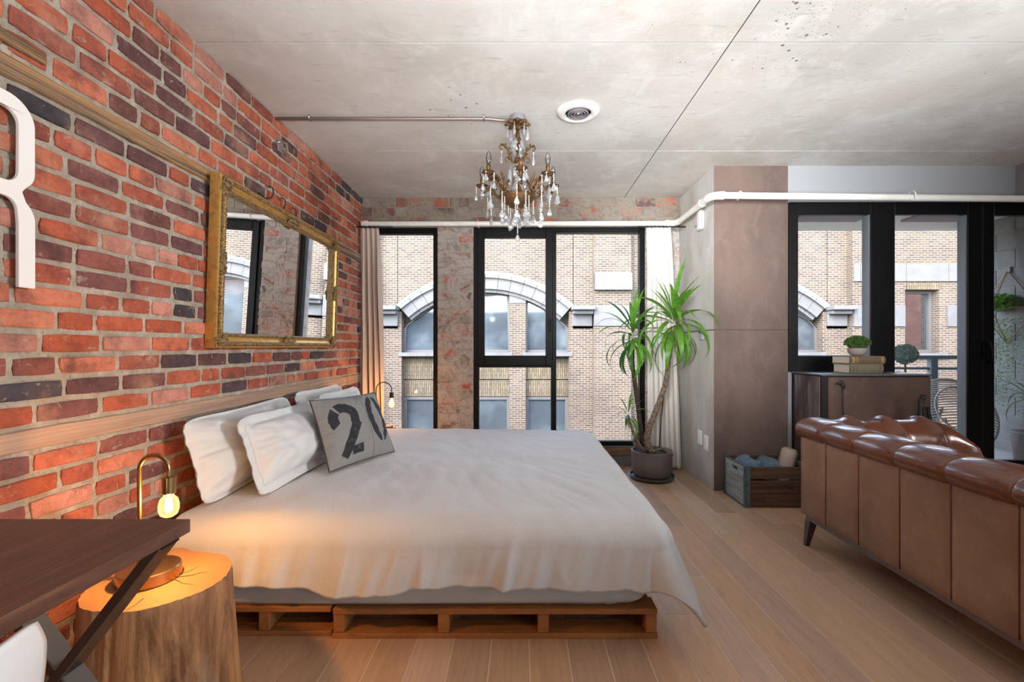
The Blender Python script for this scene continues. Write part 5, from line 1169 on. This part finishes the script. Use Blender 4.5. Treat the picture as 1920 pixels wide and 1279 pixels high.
for xx, s in ((X0, -1), (X1, 1)):
    for yy, t in ((Y0, -1), (Y1, 1)):
        a, b2 = sorted((xx+s*.002, xx-s*.030)); e, f_ = sorted((yy+t*.002, yy-t*.028))
        MB().box(min(xx, xx+s*.003), max(xx, xx+s*.003), e, f_, .0, .294).box(a, b2, min(yy, yy+t*.003), max(yy, yy+t*.003), 0, .294).build('corner_strip', M['crate_steel'], parent=cr)
    a, b2 = sorted((xx, xx+s*.004)); MB().box(a, b2, Y0, Y1, .289, .298).build('edge_strip', M['crate_steel'], parent=cr); MB().box(a, b2, Y0, Y1, .0, .012).build('edge_strip', M['crate_steel'], parent=cr)
tc = bpy.data.curves.new('t', 'FONT'); tc.body = 'LAITERIE PASTEUR'; tc.size = .030; tc.extrude = .0012; tc.space_character = 1.12; tc.align_x = 'CENTER'; tc.resolution_u = 2
to = bpy.data.objects.new('t', tc); COL.objects.link(to); bpy.context.view_layer.update()
tm = bpy.data.meshes.new_from_object(to.evaluated_get(bpy.context.evaluated_depsgraph_get())); bpy.data.objects.remove(to)
tm.materials.clear(); tm.materials.append(M['ink'])
xs_ = [v.co.x for v in tm.vertices]; sc_ = .262/(max(xs_)-min(xs_))
inst(tm, 'stamped_lettering', cr, (1.802, Y0-.0006, .134), rot=(PI/2, 0, 0), scale=(sc_, 1.05, 1))
def cloth_blob(name, label, cen, rx, ry, rz, seed, m, rot=0, group=None, mf=None):
    b = MB(); cen = Vector(cen)
    def f(u, v):
        a = 2*PI*u; t = PI*v; d = Vector((math.sin(t)*math.cos(a), math.sin(t)*math.sin(a), math.cos(t)))
        k = 1+.22*nz(d.x*2+seed, d.y*2, d.z*2)-.13*(1-abs(nz(d.x*3+seed, d.y*1.3, d.z*3)*2))**3+.03*nz(d.x*9, d.y*9, d.z*9+seed)
        q = lambda w: math.copysign(abs(w)**.75, w)
        p = Vector((rx*q(d.x)*k, ry*q(d.y)*k, rz*q(d.z)*k)); p.rotate(Matrix.Rotation(rot, 3, 'Y')); return cen+p
    o = b.grid(f, 60, 36, wu=True).build(name, m, smooth=True); tag(o, label, 'blanket', group); return o
cloth_blob('folded_blanket', 'blue grey blanket folded at the handle end of the wooden crate', (1.690, 3.43, .245), .074, .125, .080, 1.0, M['denim'], -.2)
cloth_blob('folded_blanket', 'blue grey blanket rolled in the middle of the wooden crate', (1.838, 3.43, .235), .060, .125, .085, 5.0, M['denim'], .3)
tw = thing('rolled_towel', 'rolled pinkish white towel with dark stripes leaning in the wooden crate', 'towel', (1.98, 3.42, .2))
ax = Vector((.22, -.10, .97)).normalized()
def rollf(u, v, m0=0, m1=1, e=0):
    a = 2*PI*u; s = (m0+(m1-m0)*v); r = .056*(1+.04*math.sin(a*2)+.05*nz(math.cos(a)*2, math.sin(a)*2, s*3))+e
    r *= (1-.35*max(0, (s-.9)/.1)**2)
    x_ = ax.cross(Vector((0, 1, 0))).normalized(); y_ = ax.cross(x_); return Vector((1.940, 3.44, .12))+ax*(.275*s)+x_*(r*math.cos(a))+y_*(r*1.25*math.sin(a))
MB().grid(lambda u, v: rollf(u, v), 40, 20, wu=True).build('roll', M['towel'], parent=tw, smooth=True)
MB().grid(lambda u, v: rollf(u, 1, 0, 1)*(1-v)+(Vector((1.940, 3.44, .12))+ax*.272)*v, 40, 6, wu=True).build('rolled_end', M['towel'], parent=tw, smooth=True)
def stripe(u, v, u0, u1): return rollf(u0+(u1-u0)*u, v, .05, .97, .0012)
for u0, u1 in ((.27, .285), (.31, .335), (.35, .36), (.38, .395)): MB().grid(lambda u, v: stripe(u, v, u0, u1), 3, 20).build('stripe', M['towel_stripe'], parent=tw, smooth=True)
# ================================================================== rusty cabinet and what stands on it
cb = thing('metal_cabinet', 'rusty brown metal cabinet with a worn grey side, under the balcony window', 'cabinet', (2.52, 3.45, 0))
GX0, GX1, GY0, GY1, GZ = 2.135, 2.905, 3.262, 3.625, .952
MB().box(GX0+.01, GX1-.01, GY0+.01, GY1-.002, .03, GZ-.012).build('body', M['dark_steel'], parent=cb)
def pan(f, m, name, nu=40, nv=40): MB().grid(f, nu, nv).build(name, m, parent=cb, smooth=True)
MB().box(GX0+.048, GX1-.004, GY0, GY0+.012, .04, GZ-.022).build('front_panel', M['rust'], parent=cb, bevel=.004)
MB().box(GX0, GX0+.012, GY0+.022, GY1-.035, .04, GZ-.020).build('side_panel', M['zinc'], parent=cb, bevel=.003)
MB().box(GX0-.002, GX0+.044, GY0-.003, GY0+.018, .0, GZ-.010).build('corner_post', M['dark_steel'], parent=cb, bevel=.003)
MB().box(GX0-.002, GX0+.018, GY1-.03, GY1-.001, .0, GZ-.010).build('corner_post', M['dark_steel'], parent=cb, bevel=.003)
MB().box(GX1-.010, GX1+.006, GY0-.002, GY1-.002, .0, GZ-.010).build('corner_post', M['rust'], parent=cb, bevel=.003)
MB().box(GX0-.006, GX1+.010, GY0-.008, GY1+.0, GZ-.013, GZ).build('top', M['cab_top'], parent=cb, bevel=.004, seg=2)
def book(label, x0, x1, y0, y1, z0, z1, m, grp='books under the small potted plant'):
    t = thing('book', label, 'book', ((x0+x1)/2, (y0+y1)/2, z0), grp); th_ = .004
    n = 8; sp_ = [(y0-.010*math.sin(PI*i/n), z0+(z1-z0)*i/n) for i in range(n+1)]
    poly = sp_+[(y1, z1), (y1, z1-th_), (y0+.004, z1-th_), (y0+.004, z0+th_), (y1, z0+th_), (y1, z0)]
    MB().prism(poly, x0, x1, lambda u, v, a: (a, u, v)).build('cover', m, parent=t, smooth=True, ang=35)
    MB().box(x0+.006, x1-.006, y0+.003, y1-.007, z0+th_+.0005, z1-th_-.0005).build('page_block', M['paper'], parent=t)
    for a, b2 in (((x0+.015, x0+.030)), ((x0+.045, x0+.052)), ((x1-.03, x1-.015))):
        q = [(p-.0008, z) for p, z in sp_[1:-1]]+[(p+.0005, z) for p, z in sp_[1:-1]][::-1]
        MB().prism(q, a, b2, lambda u, v, w: (w, u, v)).build('spine_band', M['book_gold'] if z0 > 1.0 else M['book_brown'], parent=t)
    return t
book('thick olive bound old book, lower of two lying on the rusty cabinet', 2.372, 2.610, 3.315, 3.500, .9525, 1.020, M['book_olive'])
book('old book with gold spine bands lying on the thicker book, under the small potted plant', 2.372, 2.625, 3.315, 3.515, 1.0205, 1.078, M['book_brown'])
sp_t = thing('potted_moss', 'small pale bowl of green moss standing on two stacked books', 'plant', (2.475, 3.38, 1.079))
mc = (2.478, 3.385, 1.079)
MB().lathe([(0, 0), (.030, 0), (.048, .012), (.060, .036), (.062, .056), (.057, .058), (.054, .040), (0, .036)], mc, 32).build('bowl', M['bowl'], parent=sp_t, smooth=True, ang=50)
def tuft(name, cen, rx, rz, n, m, parent, ls, seed, lo=-.1):
    r = random.Random(seed); b = MB(); cen = Vector(cen)
    b.ball(cen, rx*.85, rx*.85, rz*.85, n=16, m=10, fn=lambda d: 1+.12*nz(d.x*4, d.y*4, d.z*4+seed))
    for i in range(n):
        z = r.uniform(lo, 1); a = r.uniform(0, 2*PI); q = math.sqrt(1-z*z); d = Vector((q*math.cos(a), q*math.sin(a), z)); p = cen+Vector((d.x*rx, d.y*rx, d.z*rz))*r.uniform(.8, 1.0)
        s = Vector((r.uniform(-1, 1), r.uniform(-1, 1), r.uniform(-1, 1))).normalized(); t = (d+s*.7).normalized()*ls; w = t.cross(s).normalized()*ls*.35
        b.add([p, p+t*.5+w, p+t, p+t*.5-w], [(0, 1, 2, 3)])
    b.build(name, m, parent=parent, kind='stuff', fixn=False)
tuft('foliage', (mc[0], mc[1], mc[2]+.088), .076, .052, 1500, M['moss'], sp_t, .016, 4)
# slender figures behind the sofa arm
f1 = thing('bird_sculpture', 'slender dark metal wading bird sculpture in front of the pale end of the rusty cabinet', 'sculpture', (2.19, 3.1, 0))
a_ = lambda x, y: P(x, y, 3.12)
MB().tube(smooth_path([a_(1586, 800), a_(1581, 775), a_(1580, 745), a_(1580, 730), a_(1577, 720), a_(1574, 716)]), .006, 8).build('neck', M['iron'], parent=f1, smooth=True)
hp = a_(1576, 718); MB().ball(hp, .022, .013, .016, n=14, m=10).tube([hp+Vector((-.012, 0, 0)), hp+Vector((-.030, 0, -.002)), hp+Vector((-.042, 0, -.012))], [.009, .006, .001], 8).tube([hp+Vector((.008, 0, -.002)), hp+Vector((.020, 0, -.02)), hp+Vector((.016, 0, -.06))], [.014, .012, .003], 8).build('head', M['iron'], parent=f1, smooth=True)
bp = a_(1590, 820); MB().ball((bp.x, bp.y, .50), .075, .05, .06, n=18, m=12).tube([(bp.x-.02, bp.y, .53), (bp.x-.035, bp.y, .60)], [.02, .006], 8).tube([(bp.x+.05, bp.y, .51), (bp.x+.13, bp.y, .46)], [.03, .004], 8).build('body', M['iron'], parent=f1, smooth=True)
for s in (-.018, .018): MB().tube([(bp.x+s, bp.y, .46), (bp.x+s*1.2, bp.y, .24), (bp.x+s, bp.y, .01)], .005, 6).build('leg', M['iron'], parent=f1, smooth=True)
MB().box(bp.x-.06, bp.x+.06, bp.y-.05, bp.y+.05, 0, .012).build('base', M['iron'], parent=f1, bevel=.002)
f2 = thing('cat_sculpture', 'slender dark seated cat sculpture by the door end of the rusty cabinet', 'sculpture', (2.74, 3.1, 0))
hp = a_(1731, 746); b = MB().ball(hp, .020, .016, .018, n=14, m=10)
for s in (-1, 1): b.tube([hp+Vector((s*.010, 0, .010)), hp+Vector((s*.019, 0, .024))], [.008, .001], 6)
b.build('head', M['iron'], parent=f2, smooth=True)
MB().lathe([(.001, .0), (.015, -.008), (.016, -.08), (.028, -.16), (.05, -.26), (.062, -.38), (.055, -.50), (.06, -.60), (.07, -.74), (0, -.745)], (hp.x-.012, hp.y, hp.z), 20, mod=lambda a, z: 1+.18*math.cos(2*a)).build('body', M['iron'], parent=f2, smooth=True)
for s in (-.01, .02): MB().tube([(hp.x+s, hp.y-.012, hp.z-.06), (hp.x+s+.012, hp.y-.05, hp.z-.3), (hp.x+s+.012, hp.y-.06, .02)], [.010, .013, .012], 8).build('leg', M['chrome'] if False else M['iron'], parent=f2, smooth=True)
# ================================================================== on the balcony
wc = thing('wicker_chair', 'round woven grey chair on the balcony behind the glass door', 'chair', (4.32, 4.62, -.01))
wcen = Vector((4.36, 4.62, .47)); e1 = Vector((.96, -.28, 0)).normalized(); e2 = Vector((.15, .45, .88)).normalized(); e3 = e1.cross(e2)
def disc(r, a, dpt=0): return wcen+e1*(r*.34*math.cos(a))+e2*(r*.38*math.sin(a))-e3*dpt
MB().tube([disc(1, 2*PI*i/40) for i in range(40)], .014, 8, closed=True).build('rim', M['wicker'], parent=wc, smooth=True)
MB().tube([disc(.62, 2*PI*i/32, -.13) for i in range(32)], .009, 6, closed=True).build('hoop', M['wicker'], parent=wc, smooth=True)
for k in range(26):
    y = -.92+1.84*k/25; h = math.sqrt(1-y*y); pts = []
    for i in range(13):
        x = -h+2*h*i/12; q = x*x+y*y; pts.append(wcen+e1*x*.34+e2*y*.38+e3*(.17*(1-q)))
    MB().tube(pts, .0065, 5).build('strand', M['wicker'], parent=wc, smooth=True)
for s in (-.16, .16):
    MB().tube([wcen+e1*s+e3*.14-e2*.1, (wcen.x+s, wcen.y-.18, -.01)], .012, 6).build('leg', M['wicker'], parent=wc); MB().tube([wcen+e1*s+e3*.14, (wcen.x+s, wcen.y+.18, -.01)], .012, 6).build('leg', M['wicker'], parent=wc)
tp = thing('topiary_ball', 'round grey green topiary ball on a stem on the balcony, behind the glass door', 'plant', (3.50, 4.18, -.01))
tx, ty = P(1697, 664, 4.18).x, 4.18
MB().lathe([(0, -.01), (.10, -.01), (.12, .02), (.14, .62), (.13, .63), (.12, .60), (0, .60)], (tx, ty, 0), 24).build('planter', M['balcony_white'], parent=tp, smooth=True, ang=40)
MB().tube([(tx, ty, .58), (tx+.004, ty, .80), (tx, ty, 1.02)], .008, 8).build('stem', M['bark'], parent=tp, smooth=True)
tuft('foliage', (tx, ty, P(0, 664, 4.18).z), .090, .082, 1600, M['grey_moss'], tp, .018, 9, lo=-1)
tuft('foliage', (tx+.02, ty, .645), .12, .05, 700, M['grey_moss'], tp, .03, 10, lo=-.1)
hp_ = thing('hanging_planter', 'geometric wire wall planter with trailing green foliage on the balcony block wall', 'planter', (wx-.1, 4.95, 1.3))
q0 = Vector((wx-.075, 4.98, 1.60)); hang = Vector((wx-.02, 4.98, 1.98)); ptA = Vector((wx-.03, 4.68, 1.56)); ptB = Vector((wx-.03, 5.28, 1.56)); ptF = Vector((wx-.20, 4.98, 1.56)); bot = Vector((wx-.03, 4.98, 1.18))
for a, b2 in ((hang, ptA), (hang, ptB), (hang, ptF), (ptA, ptF), (ptF, ptB), (ptA, ptB), (ptA, bot), (ptB, bot), (ptF, bot)): MB().tube([a, b2], .005, 5).build('wire', M['brass'], parent=hp_)
MB().box(wx-.03, wx, 4.95, 5.01, 1.955, 2.01).build('hook', M['grey_box'], parent=hp_)
tuft('foliage', (wx-.08, 4.98, 1.60), .13, .085, 900, M['leaf'], hp_, .05, 12, lo=-.3)
vr = random.Random(5); vb = MB()
for k in range(42):
    y = 4.98+vr.uniform(-.24, .24); z = 1.5; x = wx-.06+vr.uniform(-.02, .03); Lh = vr.uniform(.3, 1.15); z -= vr.uniform(0, .05)
    for i in range(int(Lh/.045)):
        z -= .045; y += vr.uniform(-.012, .012); d = Vector((vr.uniform(-1, 1), vr.uniform(-1, 1), vr.uniform(-.6, .6))).normalized()*.022; s = d.cross(Vector((.3, .2, 1))).normalized()*.010; p = Vector((x, y, z))
        if p.x+abs(d.x)+.01 > wx-.004: p.x = wx-.04
        vb.add([p, p+d*.5+s, p+d, p+d*.5-s], [(0, 1, 2, 3)])
vb.build('trailing_leaves', M['leaf'], parent=hp_, kind='stuff', fixn=False)
pm_ = thing('balcony_palm', 'small dark palm with arching fronds on the balcony by the block wall', 'plant', (4.95, 4.5, -.01))
MB().lathe([(0, -.01), (.13, -.01), (.16, .30), (.15, .31), (0, .28)], (5.02, 4.50, 0), 24).build('pot', M['pot'], parent=pm_, smooth=True, ang=40)
MB().tube([(5.02, 4.50, .28), (5.02, 4.5, .62)], [.03, .02], 8).build('stem', M['bark'], parent=pm_, smooth=True)
for k in range(18):
    az = k*2.4; el = math.radians(75-k*4.2); inst(LM[False][k % 3], 'leaf', pm_, (5.02, 4.50, .62), rot=(0, -el, az), scale=(.42 if math.cos(az) < .3 else .26, .30, .42))
